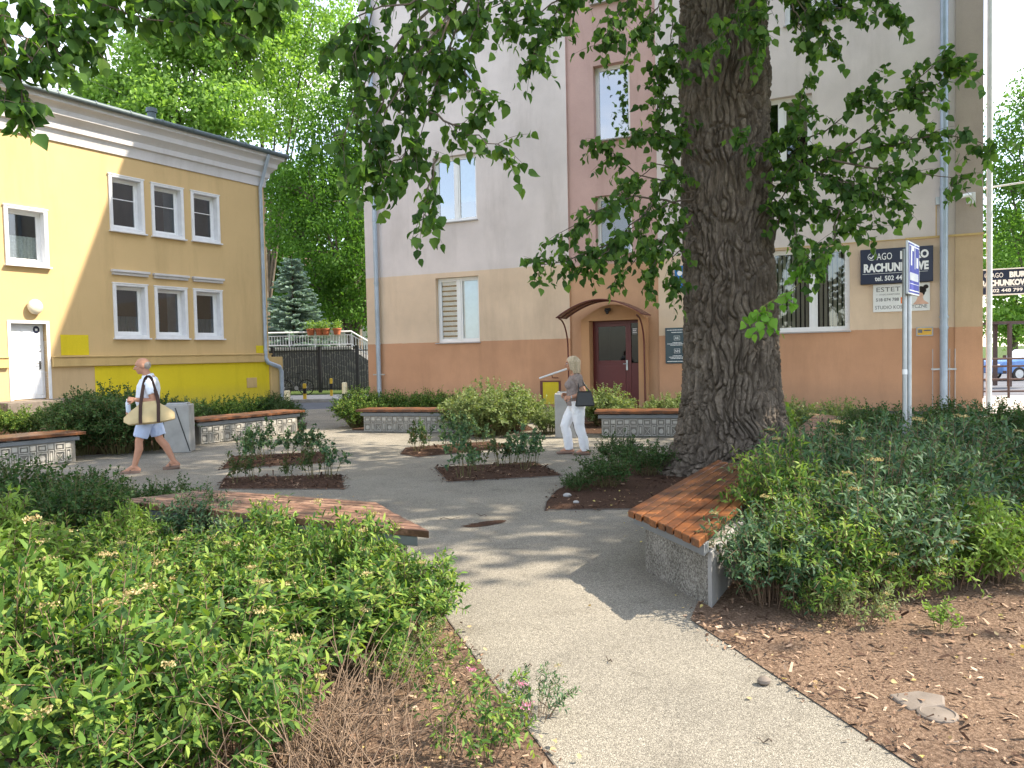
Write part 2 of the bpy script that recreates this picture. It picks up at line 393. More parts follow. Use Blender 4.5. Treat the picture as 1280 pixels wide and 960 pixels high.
def ground_mats():
    t = NT('asphalt'); t.set(0.9, 0.2)
    c = t.ramp(t.noise(1.2, 7, 0.65), [(0.3, (0.10, 0.105, 0.12)), (0.7, (0.16, 0.165, 0.185))])
    t.base(c); t.bump(t.noise(150, 3), 0.4, 0.004); MAT['asphalt'] = t.m
    t = NT('soil_mulch'); t.set(0.95, 0.1)
    n1 = t.noise(55, 5, 0.75); n2 = t.noise(1.4, 6, 0.6)
    c = t.ramp(n1, [(0.25, (0.05, 0.032, 0.024)), (0.42, (0.145, 0.097, 0.07)), (0.58, (0.28, 0.20, 0.15)), (0.78, (0.44, 0.34, 0.26))])
    c = t.mix(1.0, c, t.ramp(n2, [(0.3, (0.75, 0.72, 0.70)), (0.7, (1.25, 1.2, 1.1))]), 'MULTIPLY')
    t.base(c); t.bump(t.math('ADD', n1, t.noise(14, 4)), 0.9, 0.03); MAT['mulch'] = t.m
    t = NT('fresh_shaded_bark_mulch'); t.set(0.95, 0.1); n1 = t.noise(55, 5, 0.75)
    t.base(t.ramp(n1, [(0.25, (0.025, 0.015, 0.011)), (0.48, (0.075, 0.043, 0.03)), (0.62, (0.125, 0.075, 0.052)), (0.8, (0.20, 0.13, 0.09))])); t.bump(t.math('ADD', n1, t.noise(14, 4)), 0.9, 0.03); MAT['bark_mulch'] = t.m  # fresh bark, with the shade over these beds mixed into the colour
    t = NT('fresh_shaded_bark_chip'); t.set(0.9, 0.12); g = t.n('ShaderNodeNewGeometry')
    t.base(t.ramp(g.outputs['Random Per Island'], [(0, (0.03, 0.017, 0.012)), (0.5, (0.09, 0.05, 0.033)), (0.85, (0.17, 0.10, 0.065)), (1.0, (0.36, 0.25, 0.17))])); MAT['bark_chip'] = t.m  # chips of the same bark, darkened for the bed shade too
    t = NT('grass_ground'); t.set(0.95, 0.1)
    t.base(t.ramp(t.noise(9, 6, 0.7), [(0.3, (0.035, 0.06, 0.018)), (0.7, (0.10, 0.14, 0.04))])); t.bump(t.noise(60, 4), 0.8, 0.03); MAT['grass'] = t.m
    t = NT('pavement_slabs'); t.set(0.9, 0.2)
    b = t.n('ShaderNodeTexBrick', i_Scale=1.0); b.inputs['Color1'].default_value = (0.42, 0.40, 0.37, 1); b.inputs['Color2'].default_value = (0.48, 0.45, 0.42, 1); b.inputs['Mortar'].default_value = (0.25, 0.24, 0.22, 1)
    b.inputs['Mortar Size'].default_value = 0.012; b.inputs['Brick Width'].default_value = 0.5; b.inputs['Row Height'].default_value = 0.5
    t.l(t.co(), b.inputs['Vector']); t.base(t.mix(0.6, b.outputs[0], t.ramp(t.noise(2, 6), [(0.3, (0.8,) * 3), (0.7, (1.1,) * 3)]), 'MULTIPLY')); MAT['slabs'] = t.m
    t = NT('mulch_chip'); t.set(0.9, 0.12)
    g = t.n('ShaderNodeNewGeometry')
    t.base(t.ramp(g.outputs['Random Per Island'], [(0, (0.045, 0.027, 0.02)), (0.3, (0.12, 0.072, 0.05)), (0.6, (0.24, 0.155, 0.105)), (0.88, (0.38, 0.265, 0.185)), (1.0, (0.52, 0.40, 0.29))])); MAT['chip'] = t.m
    t = NT('rubble_stone'); t.set(0.95, 0.1)
    v = t.n('ShaderNodeTexVoronoi', i_Scale=2.6, feature='DISTANCE_TO_EDGE'); t.l(t.co(), v.inputs['Vector'])
    c = t.ramp(v.outputs['Distance'], [(0.0, (0.22, 0.21, 0.19)), (0.08, (0.10, 0.10, 0.10)), (0.6, (0.15, 0.145, 0.14))]); t.base(c)
    t.bump(v.outputs['Distance'], 0.8, 0.05); MAT['rubble'] = t.m
    t = NT('poplar_bark'); t.set(0.95, 0.08)
    n = t.noise(5, 8, 0.72, stretch=(2.2, 2.2, 0.55)); n2 = t.noise(26, 6, 0.7, stretch=(1.6, 1.6, 0.5))
    c = t.ramp(n, [(0.28, (0.07, 0.057, 0.046)), (0.5, (0.145, 0.12, 0.097)), (0.74, (0.28, 0.237, 0.195))])
    c = t.mix(0.7, c, t.ramp(n2, [(0.3, (0.55, 0.53, 0.50)), (0.7, (1.25, 1.22, 1.18))]), 'MULTIPLY')
    t.base(c); t.bump(t.math('ADD', n2, t.math('MULTIPLY', t.noise(70, 4), 0.5)), 0.9, 0.02); MAT['bark'] = t.m
ground_mats()

leafmat('leaf_poplar', [(0.034, 0.08, 0.022), (0.065, 0.142, 0.035), (0.10, 0.20, 0.045), (0.16, 0.28, 0.06)], 0.58, 0.38, 0.45)
leafmat('leaf_poplar_young', [(0.13, 0.30, 0.04), (0.20, 0.38, 0.06)], 0.45, 0.4)
leafmat('leaf_ash', [(0.17, 0.30, 0.07), (0.23, 0.38, 0.09), (0.30, 0.45, 0.13)], 0.55, 0.5)
leafmat('leaf_chestnut', [(0.06, 0.13, 0.025), (0.095, 0.205, 0.035), (0.14, 0.27, 0.05)], 0.5, 0.5)
leafmat('needle_blue', [(0.24, 0.34, 0.31), (0.32, 0.43, 0.40), (0.38, 0.48, 0.45)], 0.2, 0.6)
leafmat('leaf_spirea', [(0.03, 0.075, 0.02), (0.07, 0.15, 0.033), (0.135, 0.24, 0.045), (0.30, 0.38, 0.08)], 0.35, 0.42, 0.4)
leafmat('leaf_spirea_dark', [(0.025, 0.06, 0.03), (0.06, 0.125, 0.06), (0.11, 0.19, 0.10), (0.17, 0.25, 0.10)], 0.3, 0.42, 0.45)
leafmat('leaf_lime', [(0.15, 0.26, 0.05), (0.22, 0.32, 0.07)], 0.4, 0.45)
leafmat('leaf_small_dark', [(0.03, 0.07, 0.022), (0.045, 0.10, 0.03), (0.07, 0.13, 0.04)], 0.3, 0.45)
leafmat('leaf_pale', [(0.13, 0.19, 0.07), (0.19, 0.25, 0.10), (0.25, 0.29, 0.13)], 0.35, 0.5)
leafmat('leaf_rose', [(0.035, 0.07, 0.028), (0.06, 0.11, 0.035), (0.10, 0.12, 0.05), (0.13, 0.08, 0.04)], 0.3, 0.4)
leafmat('flower_tan', [(0.30, 0.21, 0.10), (0.46, 0.37, 0.18), (0.55, 0.48, 0.27)], 0.2, 0.8)
leafmat('flower_pink', [(0.55, 0.16, 0.32), (0.68, 0.32, 0.46)], 0.2, 0.8)
leafmat('fallen_leaf', [(0.36, 0.24, 0.12), (0.50, 0.38, 0.20), (0.55, 0.46, 0.14)], 0.2, 0.7)


# ------------------------------------------------------------------ leaves
# template: verts (x across, y along, z up), quads / tris
HEART = (np.array([[0, 0, 0], [0, .5, .0], [0, 1, -.10], [-.40, .16, .07], [-.42, .42, .10], [-.20, .74, .05], [.40, .16, .07], [.42, .42, .10], [.20, .74, .05]]),
         np.array([[0, 1, 4, 3], [1, 2, 5, 4], [0, 6, 7, 1], [1, 7, 8, 2]]))
LANCE = (np.array([[0, 0, 0], [0, .5, .03], [0, 1, -.12], [-.17, .30, .06], [-.14, .66, .04], [.17, .30, .06], [.14, .66, .04]]),
         np.array([[0, 1, 4, 3], [0, 5, 6, 1], [1, 6, 2, 4]]))
OVAL = (np.array([[0, 0, 0], [0, 1, -.06], [-.27, .32, .06], [-.25, .7, .05], [.27, .32, .06], [.25, .7, .05]]),
        np.array([[0, 1, 3, 2], [0, 4, 5, 1]]))
CHIP = (np.array([[-.3, 0, 0], [.3, .1, .05], [.35, 1, 0.06], [-.25, .9, .12]]), np.array([[0, 1, 2, 3]]))
NEEDLE = (np.array([[-.2, 0, 0], [.2, 0, 0], [.12, 1, 0], [-.12, 1, 0], [0, 0, -.2], [0, 0, .2], [0, 1, .12], [0, 1, -.12]]), np.array([[0, 1, 2, 3], [4, 5, 6, 7]]))
def unit(a): return a / np.maximum(np.linalg.norm(a, axis=-1, keepdims=True), 1e-9)
def leaf_mesh(name, P, D, N, S, tmpl, wid=1.0):
    P = np.asarray(P, float); D = unit(np.asarray(D, float)); N = np.asarray(N, float)
    N = unit(N - D * np.sum(N * D, axis=1, keepdims=True)); X = np.cross(D, N); S = np.asarray(S, float).reshape(-1, 1, 1)
    tv, tf = tmpl
    V = P[:, None, :] + S * (tv[None, :, 0:1] * wid * X[:, None, :] + tv[None, :, 1:2] * D[:, None, :] + tv[None, :, 2:3] * N[:, None, :])
    F = tf[None] + (np.arange(len(P)) * len(tv))[:, None, None]
    return np_mesh(name, V.reshape(-1, 3), None, F.reshape(-1, 4))
def tubes_mesh(name, paths, n=4):
    """paths: list of (pts(k,3), radii(k)) all with the same k -> one mesh, fast"""
    P = np.array([p for p, r in paths], float); Rr = np.array([r for p, r in paths], float)
    m, k, _ = P.shape
    T = unit(np.gradient(P, axis=1)); ref = np.where(np.abs(T[..., 2:3]) > .9, np.array([1., 0, 0]), np.array([0, 0, 1.]))
    A = unit(np.cross(T, ref)); B = np.cross(T, A)
    a = np.arange(n) * 2 * pi / n
    V = P[:, :, None, :] + Rr[:, :, None, None] * (np.cos(a)[None, None, :, None] * A[:, :, None, :] + np.sin(a)[None, None, :, None] * B[:, :, None, :])
    base = (np.arange(m) * k * n)[:, None, None]
    i = (np.arange(k - 1) * n)[None, :, None]; j = np.arange(n)[None, None, :]; j2 = (j + 1) % n
    F = np.stack([base + i + j, base + i + j2, base + i + n + j2, base + i + n + j], -1).reshape(-1, 4)
    me = np_mesh(name, V.reshape(-1, 3), None, F)
    me.polygons.foreach_set('use_smooth', [True] * len(me.polygons)); return me

def make_shrub(seed, r=0.5, h=0.65, nst=95, leaf=0.055, tmpl=LANCE, wid=1.0, side=3, start=0.22, flowers=0, upright=0.6, lpt=9):
    g = np.random.default_rng(seed)
    paths, LP, LD, LN, LS, FL = [], [], [], [], [], []
    for i in range(nst):
        a = g.uniform(0, 2 * pi); rr = r * math.sqrt(g.uniform(0, 1)); q = rr / r
        b = np.array([cos(a) * rr * .35, sin(a) * rr * .35, 0.0])
        hh = h * g.uniform(.72, 1.08) * (1 - .42 * q * q)
        tip = np.array([cos(a) * rr * 1.05, sin(a) * rr * 1.05, hh]) + g.normal(0, .03, 3)
        mid = (b + tip) / 2 + np.array([-cos(a), -sin(a), 0]) * .10 * q * r * upright + np.array([0, 0, .10 * h])
        ts = np.linspace(0, 1, 6)[:, None]
        pts = (1 - ts) ** 2 * b + 2 * ts * (1 - ts) * mid + ts ** 2 * tip
        paths.append((pts, np.linspace(.0045, .0014, 6)))
        segs = [(pts, start, lpt * 2)]
        for s in range(side):
            t0 = g.uniform(.35, .85); k = t0 * 5; i0 = int(k); p0 = pts[i0] + (pts[i0 + 1] - pts[i0]) * (k - i0)
            d = unit(g.normal(0, 1, 3) + np.array([cos(a) * .8, sin(a) * .8, .9])); L = h * g.uniform(.14, .32)
            sp = np.array([p0 + d * L * x + np.array([0, 0, -.15 * L * x * x]) for x in np.linspace(0, 1, 6)])
            paths.append((sp, np.linspace(.0022, .001, 6))); segs.append((sp, .1, lpt))
        for (pp, s0, n) in segs:
            for j in range(n):
                t = s0 + (1 - s0) * (j + g.uniform(0, .9)) / n; k = min(t * 5, 4.999); i0 = int(k)
                p0 = pp[i0] + (pp[i0 + 1] - pp[i0]) * (k - i0); ax = unit(pp[i0 + 1] - pp[i0])
                ph = j * 2.4 + g.normal(0, .4); o1 = unit(np.cross(ax, [.3, .2, 1])); o2 = np.cross(ax, o1)
                out = o1 * cos(ph) + o2 * sin(ph)
                LP.append(p0); LD.append(out + ax * g.uniform(.3, 1.0) + np.array([0, 0, g.uniform(-.25, .3)])); LN.append(np.array([0, 0, 1.0]) + ax * .4 + g.normal(0, .45, 3))
                LS.append(leaf * g.uniform(.65, 1.25) * (1.0 if t < .85 else .75))
        if i < flowers: FL.append(pts[-1])
    lm = leaf_mesh('foliage', LP, LD, LN, LS, tmpl, wid)
    sm = tubes_mesh('stems', paths, 4)
    fm = None
    if FL:
        P, D, N, S = [], [], [], []
        for c in FL:
            R = g.uniform(.026, .042)
            for k in range(60):
                o = g.normal(0, 1, 2) * R * .55
                P.append(c + np.array([o[0], o[1], .012 + g.uniform(-.006, .008)])); D.append(g.normal(0, 1, 3) + np.array([0, 0, .8])); N.append(g.normal(0, 1, 3)); S.append(g.uniform(.006, .013))
        fm = leaf_mesh('flower_heads', P, D, N, S, OVAL, 1.8)
    return lm, sm, fm

def put_plant(name, protos, x, y, s, rz, label, cat, lmat, smat='green_stem', fmat=None, group=None, z=0.0, sz=None):
    lm, sm, fm = protos
    o = empty(name, (x, y, z), rz, label, cat, group); o.scale = (s, s, sz or s)
    a = link_mesh('foliage', lm, None, o); b = link_mesh('stems', sm, None, o)
    for (ob, mm) in ((a, lmat), (b, smat)):
        if not ob.data.materials: ob.data.materials.append(None)
        ob.material_slots[0].link = 'OBJECT'; ob.material_slots[0].material = MAT[mm]
    if fm is not None and fmat:
        c = link_mesh('flower_heads', fm, None, o)
        if not c.data.materials: c.data.materials.append(None)
        c.material_slots[0].link = 'OBJECT'; c.material_slots[0].material = MAT[fmat]
    return o


# ================================================================== THE SETTING: ground, road, path, beds
def sheet(name, poly, z, mat):
    m = MB(); m.add([(p[0], p[1], z) for p in poly], [tuple(range(len(poly)))])
    o = m.build(name, MAT[mat]); o['kind'] = 'structure'
    if o.data.polygons[0].normal.z < 0: o.data.flip_normals()
    return o
sheet('ground', [(-400, -60), (400, -60), (400, 600), (-400, 600)], -0.10, 'grass')
sheet('asphalt_road', [(-60, 22.9), (-4.1, 22.9), (60, 20.0), (60, 30.0), (-60, 30.0)], -0.095, 'asphalt')
sheet('path', [(-14, -8), (12.5, -8), (12.5, 16.4), (10.6, 17.9), (-4.4, 25), (-4.35, 25.2), (-6.9, 24.2), (-12, 21.5), (-14, 18)], 0.0, 'path')
mb = MB(); mb.prism([(-60, 30.0), (-3.0, 30.0), (-3.0, 33.6), (-60, 33.6)], -0.3, 0.02); o = mb.build('pavement', MAT['slabs'], bevel=.02); o['kind'] = 'structure'
mb = MB(); mb.prism([(-60, 29.85), (-3.0, 29.85), (-3.0, 29.997), (-60, 29.997)], -0.3, 0.035); o = mb.build('kerb', MAT['concrete'], bevel=.015); o['kind'] = 'structure'
sheet('side_pavement', [(11.4, 18.2), (60, 8), (60, 19.9), (14.2, 24.4)], -0.02, 'slabs')
sheet('side_road', [(14.0, 30.1), (120, 30.1), (120, 46), (14.0, 46)], -0.09, 'asphalt')

BEDS = {}
def bed(name, poly, chips, zc=0.02):
    """a planting bed: mulch sheet mounded slightly above the path, with a steel edging strip"""
    n = len(poly); c = sum((Vector((p[0], p[1], 0)) for p in poly), Vector()) / n
    m = MB()
    inner = [Vector((p[0], p[1], 0)).lerp(c, .12) for p in poly]
    vs = [(p[0], p[1], 0.006) for p in poly] + [(p.x, p.y, zc) for p in inner]
    fs = [(i, (i + 1) % n, n + (i + 1) % n, n + i) for i in range(n)] + [tuple(range(n, 2 * n))]
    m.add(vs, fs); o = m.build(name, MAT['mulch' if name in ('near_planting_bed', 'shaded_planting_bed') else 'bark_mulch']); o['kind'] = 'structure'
    if o.data.polygons[-1].normal.z < 0: o.data.flip_normals()
    m = MB()
    for i in range(n if name != 'shaded_planting_bed' else 0):
        a, b = Vector((*poly[i], 0)), Vector((*poly[(i + 1) % n], 0)); d = (b - a).normalized(); w = Vector((-d.y, d.x, 0)) * .004
        m.prism([(a + w).to_2d(), (b + w).to_2d(), (b - w).to_2d(), (a - w).to_2d()], -.05, 0.011)
    if m.v: m.build('bed_edging', MAT['edge_steel'], o)
    BEDS[name] = poly
    # wood chips
    xs = [p[0] for p in poly]; ys = [p[1] for p in poly]; P = []
    def inside(x, y):
        r = False
        for i in range(n):
            x1, y1 = poly[i]; x2, y2 = poly[(i + 1) % n]
            if (y1 > y) != (y2 > y) and x < (x2 - x1) * (y - y1) / (y2 - y1) + x1: r = not r
        return r
    tries = 0
    while len(P) < chips and tries < chips * 20:
        tries += 1
        x, y = RNG.uniform(min(xs), max(xs)), RNG.uniform(min(ys), max(ys))
        if inside(x, y) and in_frame((x, y, 0), 60): P.append((x, y, zc + RNG.uniform(-.006, .012)))
    for i in range(n):
        a, b = Vector(poly[i]), Vector(poly[(i + 1) % n]); L_ = (b - a).length; w = Vector((-(b - a).y, (b - a).x)).normalized()
        for k in range(int(L_ * 34)):
            q = a.lerp(b, RNG.uniform()) + w * RNG.normal(0, .035)
            if q.y < 12 and in_frame((q.x, q.y, 0)): P.append((q.x, q.y, RNG.uniform(.004, .012)))
    return np.array(P) if P else np.zeros((0, 3))
g2 = lambda px, py: tuple(G(px, py).to_2d())
bed_polys = {
 'near_planting_bed': ([(0.16 - .02, 2.93), (-.48, 4.78), (-1.0, 5.25), (-3.4, 6.3), (-6.5, 6.9), (-8, 2.6), (-6, -1.2), (1.55, -1.2)], 9000),
 'shaded_planting_bed': ([(1.05, 4.54), (1.15, 4.80), (2.35, 7.6), (3.3, 8.3), (9.0, 13.2), (11.5, 9.0), (9.0, 2.0), (3.6, -1.0), (3.3, 1.0), (1.52, 2.88)], 15000),
 'tree_planting_bed': ([g2(681, 638), g2(683, 628), g2(695, 614), g2(720, 601), g2(760, 588), (2.4, 12.0), (4.8, 11.8), (4.9, 9.4), (2.5, 7.75)], 1100),
 'front_left_rose_bed': ([g2(273, 612), g2(280, 598), g2(427, 594), g2(430, 612)], 420),
 'rear_left_rose_bed': ([g2(277, 587), g2(289, 571), g2(405, 565), g2(407, 579)], 320),
 'front_centre_rose_bed': ([g2(543, 585), g2(668, 578), g2(703, 595), g2(560, 603)], 420),
 'rear_centre_rose_bed': ([g2(500, 568), g2(507, 560), g2(612, 552), g2(640, 560), g2(523, 572)], 260),
 'left_shrub_bed': ([(-16, 12.2), (-7.35, 13.4), (-6.3, 14.6), (-4.7, 16.9), (-5.2, 19.2), (-8.9, 23.9), (-11.2, 20.2), (-16, 16)], 300),
 'centre_shrub_bed': ([(-3.6, 17.0), (-1.2, 16.0), g2(600, 548), g2(668, 538), (0.2, 18.6), (-3.4, 21), (-4.3, 20.0)], 300),
 'doorside_shrub_bed': ([(1.3, 15.3), (3.6, 14.6), (9.5, 15.2), (9.6, 17.3), (1.9, 19.6)], 200),
}
CP = {'chip': [], 'bark_chip': []}
for nm, (poly, k) in bed_polys.items():
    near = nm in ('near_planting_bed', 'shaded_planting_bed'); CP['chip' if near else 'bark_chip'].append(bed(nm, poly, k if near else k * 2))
for key, lab in (('chip', 'dry pinkish brown mulch chips covering the two near planting beds'), ('bark_chip', 'dark bark chips covering the tree bed and the rose beds')):
    CPa = np.concatenate(CP[key]); nC = len(CPa)
    D = RNG.normal(0, 1, (nC, 3)); D[:, 2] *= .28; N = RNG.normal(0, .35, (nC, 3)) + [0, 0, 1]
    S = np.minimum(RNG.gamma(2.2, .0085, nC) + .006, .06) * (1 if key == 'chip' else 1.5)
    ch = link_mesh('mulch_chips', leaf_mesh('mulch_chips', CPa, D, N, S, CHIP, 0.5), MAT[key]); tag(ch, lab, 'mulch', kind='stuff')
# fallen leaves
def litter(n, pts, size, label, name, mat):
    P = np.array(pts); k = len(P); D = RNG.normal(0, 1, (k, 3)); D[:, 2] *= .3; N = RNG.normal(0, .4, (k, 3)) + [0, 0, 1]
    o = link_mesh(name, leaf_mesh(name, P, D, N, RNG.uniform(.6, 1.3, k) * size, HEART), MAT[mat]); tag(o, label, 'leaf litter', kind='stuff')
lp = []
for k in range(900):
    x, y = RNG.uniform(-2.5, 4.5), RNG.uniform(1.9, 9)
    if in_frame((x, y, 0)): 
        inpath = (x > .25 + (2.93 - y) * .34) and (x < 1.5 + (2.88 - y) * .28)
        if inpath and RNG.uniform() > .04: continue
        if y > 5 and -1 < x < 1 and RNG.uniform() > .1: continue
        lp.append((x, y, .03 if not inpath else .008))
litter(0, lp, .024, 'small dry leaves scattered over the mulch and the path edge', 'fallen_leaves', 'fallen_leaf')


# ================================================================== BUILDINGS
def wall_mesh(mb, x0, x1, z0, z1, ops, y=0.0):
    xs = sorted({x0, x1, *[v for o in ops for v in o[:2]]}); zs = sorted({z0, z1, *[v for o in ops for v in o[2:4]]})
    for i in range(len(xs) - 1):
        for j in range(len(zs) - 1):
            cx, cz = (xs[i] + xs[i + 1]) / 2, (zs[j] + zs[j + 1]) / 2
            if any(o[0] < cx < o[1] and o[2] < cz < o[3] for o in ops): continue
            mb.quad((xs[i], y, zs[j]), (xs[i + 1], y, zs[j]), (xs[i + 1], y, zs[j + 1]), (xs[i], y, zs[j + 1]))
def reveals(mb, ops, y=0.0):
    for (a, b, c, d, dep) in ops:
        e = y + dep
        mb.quad((a, y, c), (a, e, c), (a, e, d), (a, y, d)); mb.quad((b, e, c), (b, y, c), (b, y, d), (b, e, d))
        mb.quad((a, y, d), (a, e, d), (b, e, d), (b, y, d)); mb.quad((a, e, c), (a, y, c), (b, y, c), (b, e, c))

def window(root, a, b, c, d, y, mull=(0.5,), fw=0.065, frame_mat='white_plastic', glass='window_glass', blind=None, sill=True, rail=None, sash=True):
    """frame = part 'window'; panes, sill and blind are its sub-parts. y = depth of the frame's outer face"""
    m = MB(); t = .07
    m.box(a, a + fw, y, y + t, c, d); m.box(b - fw, b, y, y + t, c, d); m.box(a + fw, b - fw, y, y + t, c, c + fw); m.box(a + fw, b - fw, y, y + t, d - fw, d)
    xs = [a + fw]
    for q in mull:
        x = a + (b - a) * q; m.box(x - .05, x + .05, y - .004, y + t, c + fw, d - fw); xs += [x - .05, x + .05]
    xs.append(b - fw)
    if sash:
        for i in range(0, len(xs), 2):
            p, q = xs[i], xs[i + 1]; s = .05
            m.box(p, p + s, y + .012, y + t - .01, c + fw, d - fw); m.box(q - s, q, y + .012, y + t - .01, c + fw, d - fw)
            m.box(p + s, q - s, y + .012, y + t - .01, c + fw, c + fw + s); m.box(p + s, q - s, y + .012, y + t - .01, d - fw - s, d - fw)
    if rail is not None:
        z = c + (d - c) * rail; m.box(a + fw, b - fw, y + .02, y + t - .02, z - .012, z + .012)
    f = m.build('window', MAT[frame_mat], root, bevel=.004)
    g = MB(); g.quad((a + fw, y + .045, c + fw), (b - fw, y + .045, c + fw), (b - fw, y + .045, d - fw), (a + fw, y + .045, d - fw)); g.build('pane', MAT[glass], f)
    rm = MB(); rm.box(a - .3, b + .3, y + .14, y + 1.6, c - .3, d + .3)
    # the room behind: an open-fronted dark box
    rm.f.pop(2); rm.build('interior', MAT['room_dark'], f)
    if blind:
        for (kind, p, q, e0, e1, mt) in blind:
            x0, x1 = a + fw + (b - a - 2 * fw) * p, a + fw + (b - a - 2 * fw) * q; z0, z1 = c + fw + (d - c - 2 * fw) * e0, c + fw + (d - c - 2 * fw) * e1
            m = MB()
            if kind == 'roller': m.box(x0, x1, y + .075, y + .08, z0, z1)
            elif kind == 'stripes':
                n = 12
                for k in range(n): m.box(x0, x1, y + .075, y + .08, z0 + (z1 - z0) * k / n, z0 + (z1 - z0) * (k + .70) / n)
            elif kind == 'vertical':
                n = max(3, int((x1 - x0) / .105))
                for k in range(n):
                    xa = x0 + (x1 - x0) * (k + .14) / n; xb = x0 + (x1 - x0) * (k + .80) / n
                    m.quad((xa, y + .10, z0), (xb, y + .15, z0), (xb, y + .15, z1), (xa, y + .10, z1))
            elif kind == 'lace':
                n = 40
                for k in range(n):
                    xa, xb = x0 + (x1 - x0) * k / n, x0 + (x1 - x0) * (k + 1) / n
                    m.quad((xa, y + .10 + .02 * sin(k * 1.3), z0), (xb, y + .10 + .02 * sin((k + 1) * 1.3), z0), (xb, y + .10 + .02 * sin((k + 1) * 1.3), z1), (xa, y + .10 + .02 * sin(k * 1.3), z1))
            m.build('blind' if kind != 'lace' else 'curtain', MAT[mt], f, smooth=(kind == 'lace'))
    if sill:
        m = MB(); m.box(a - .03, b + .03, -.06, y + .003, c - .035, c - .003); m.build('sill', MAT['sill_grey'], f, bevel=.004)
    return f

def pipe_obj(name, root, pts, r, mat, collars=()):
    m = MB(); m.tube(pts, r, 14)
    for z, rr in collars: m.tube([(pts[0][0], pts[0][1], z - .03), (pts[0][0], pts[0][1], z + .03)], r * rr, 14)
    return m.build(name, MAT[mat], root, smooth=True)

# ---- the tall apartment block. local x runs along its facade, y into the building
TA = (-4.68, 24.84); TROT = math.atan2(-0.41507272, 0.90978824); TH = 18.5; TLEN = 17.2; TDEP = 11.0
tall = empty('apartment_block', (TA[0], TA[1], 0), TROT, 'tall apartment block painted grey lilac over cream and terracotta bands', 'building')
D = .17
opsL = [(2.60, 4.10, 2.04, 4.04, D), (2.60, 4.10, 5.74, 7.74, D), (2.60, 4.10, 9.62, 11.62, D), (2.60, 4.10, 13.1, 15.0, D)]
opsR = [(12.50, 14.38, 2.05, 4.15, D), (12.10, 13.53, 6.0, 8.0, D), (12.9, 14.36, 9.75, 11.6, D), (12.9, 14.36, 13.2, 15.0, D)]
opsB = [(7.81, 8.86, 7.57, 9.66, .24), (7.81, 8.86, 4.40, 6.04, .24), (7.81, 8.86, 11.35, 13.4, .24)]
m = MB(); wall_mesh(m, 0, 7.02, -.2, TH, opsL); reveals(m, opsL)
m.build('front_wall', MAT['wall_paint_bands'], tall); m = MB(); wall_mesh(m, 9.60, 16.64, -.2, TH, opsR); reveals(m, opsR)
m.build('front_wall', MAT['wall_paint_bands'], tall)
m = MB(); m.box(16.64, TLEN, -.03, .4, -.2, TH); m.build('corner_pilaster', MAT['warm_corner_paint'], tall)
YB = .07
m = MB(); doorop = (7.66, 9.07, -.2, 2.52, .3)
wall_mesh(m, 7.02, 9.60, -.2, TH, opsB + [doorop], YB); reveals(m, opsB, YB)
m.quad((7.02, 0, -.2), (7.02, YB, -.2), (7.02, YB, TH), (7.02, 0, TH)); m.quad((9.6, YB, -.2), (9.6, 0, -.2), (9.6, 0, TH), (9.6, YB, TH))
m.build('stairwell_wall', MAT['stairwell_paint'], tall)
m = MB(); m.quad((0, TDEP, -.2), (0, 0, -.2), (0, 0, TH), (0, TDEP, TH)); m.quad((TLEN, .4, -.2), (TLEN, TDEP, -.2), (TLEN, TDEP, TH), (TLEN, .4, TH)); m.quad((TLEN, TDEP, -.2), (0, TDEP, -.2), (0, TDEP, TH), (TLEN, TDEP, TH))
m.build('rear_walls', MAT['wall_paint_bands'], tall)
m = MB(); m.box(-.35, TLEN + .35, -.45, TDEP + .45, TH, TH + .3); m.build('roof', MAT['flat_roof'], tall)
window(tall, 2.60, 4.10, 2.04, 4.04, D - .02, blind=[('stripes', 0.0, .5, 0, 1, 'blind_white'), ('roller', .5, 1, 0, 1, 'blind_white')])
window(tall, 2.60, 4.10, 5.74, 7.74, D - .02, glass='mirror_glass', blind=[('roller', .5, 1, .28, 1, 'blind_mint')])
window(tall, 2.60, 4.10, 9.62, 11.62, D - .02, glass='mirror_glass', blind=[('roller', .5, 1, .4, 1, 'blind_white')])
window(tall, 2.60, 4.10, 13.1, 15.0, D - .02)
window(tall, 12.50, 14.38, 2.05, 4.15, D - .02, mull=(.55,), blind=[('vertical', 0, 1, 0, .97, 'blind_cream')])
window(tall, 12.10, 13.53, 6.0, 8.0, D - .02, glass='window_glass', blind=[('roller', .5, 1, .5, 1, 'blind_cream')])
window(tall, 12.9, 14.36, 9.75, 11.6, D - .02, blind=[('roller', 0, 1, .5, 1, 'blind_white')])
window(tall, 12.9, 14.36, 13.2, 15.0, D - .02)
for (c, d) in ((7.57, 9.66), (4.40, 6.04), (11.35, 13.4)):
    window(tall, 7.81, 8.86, c, d, YB + .2, mull=(), fw=.055, glass='mirror_glass' if c > 5 else 'window_glass')
# portal: a proud arched surround, its door, canopy, lamp
m = MB(); PX0, PX1, PY = 7.42, 9.30, -.20
arc = [(PX1 + (PX0 - PX1) * k / 16, 2.56 + .40 * sin(pi * k / 16)) for k in range(17)]
def pt(x, z, y): return (x, y, z)
# surround front face = jambs + arched head, extruded
def extr(m, poly, y0, y1):
    n = len(poly); m.add([(x, y0, z) for x, z in poly] + [(x, y1, z) for x, z in poly], [tuple(range(n)), tuple(range(2 * n - 1, n - 1, -1))] + [(i, n + i, n + (i + 1) % n, (i + 1) % n) for i in range(n)])
extr(m, [(PX0, -.2), (7.66, -.2), (7.66, 2.517), (PX0, 2.517)], PY, YB - .003)
extr(m, [(9.07, -.2), (PX1, -.2), (PX1, 2.517), (9.07, 2.517)], PY, YB - .003)
extr(m, [(PX0, 2.52), (PX1, 2.52)] + arc, PY, YB - .003)
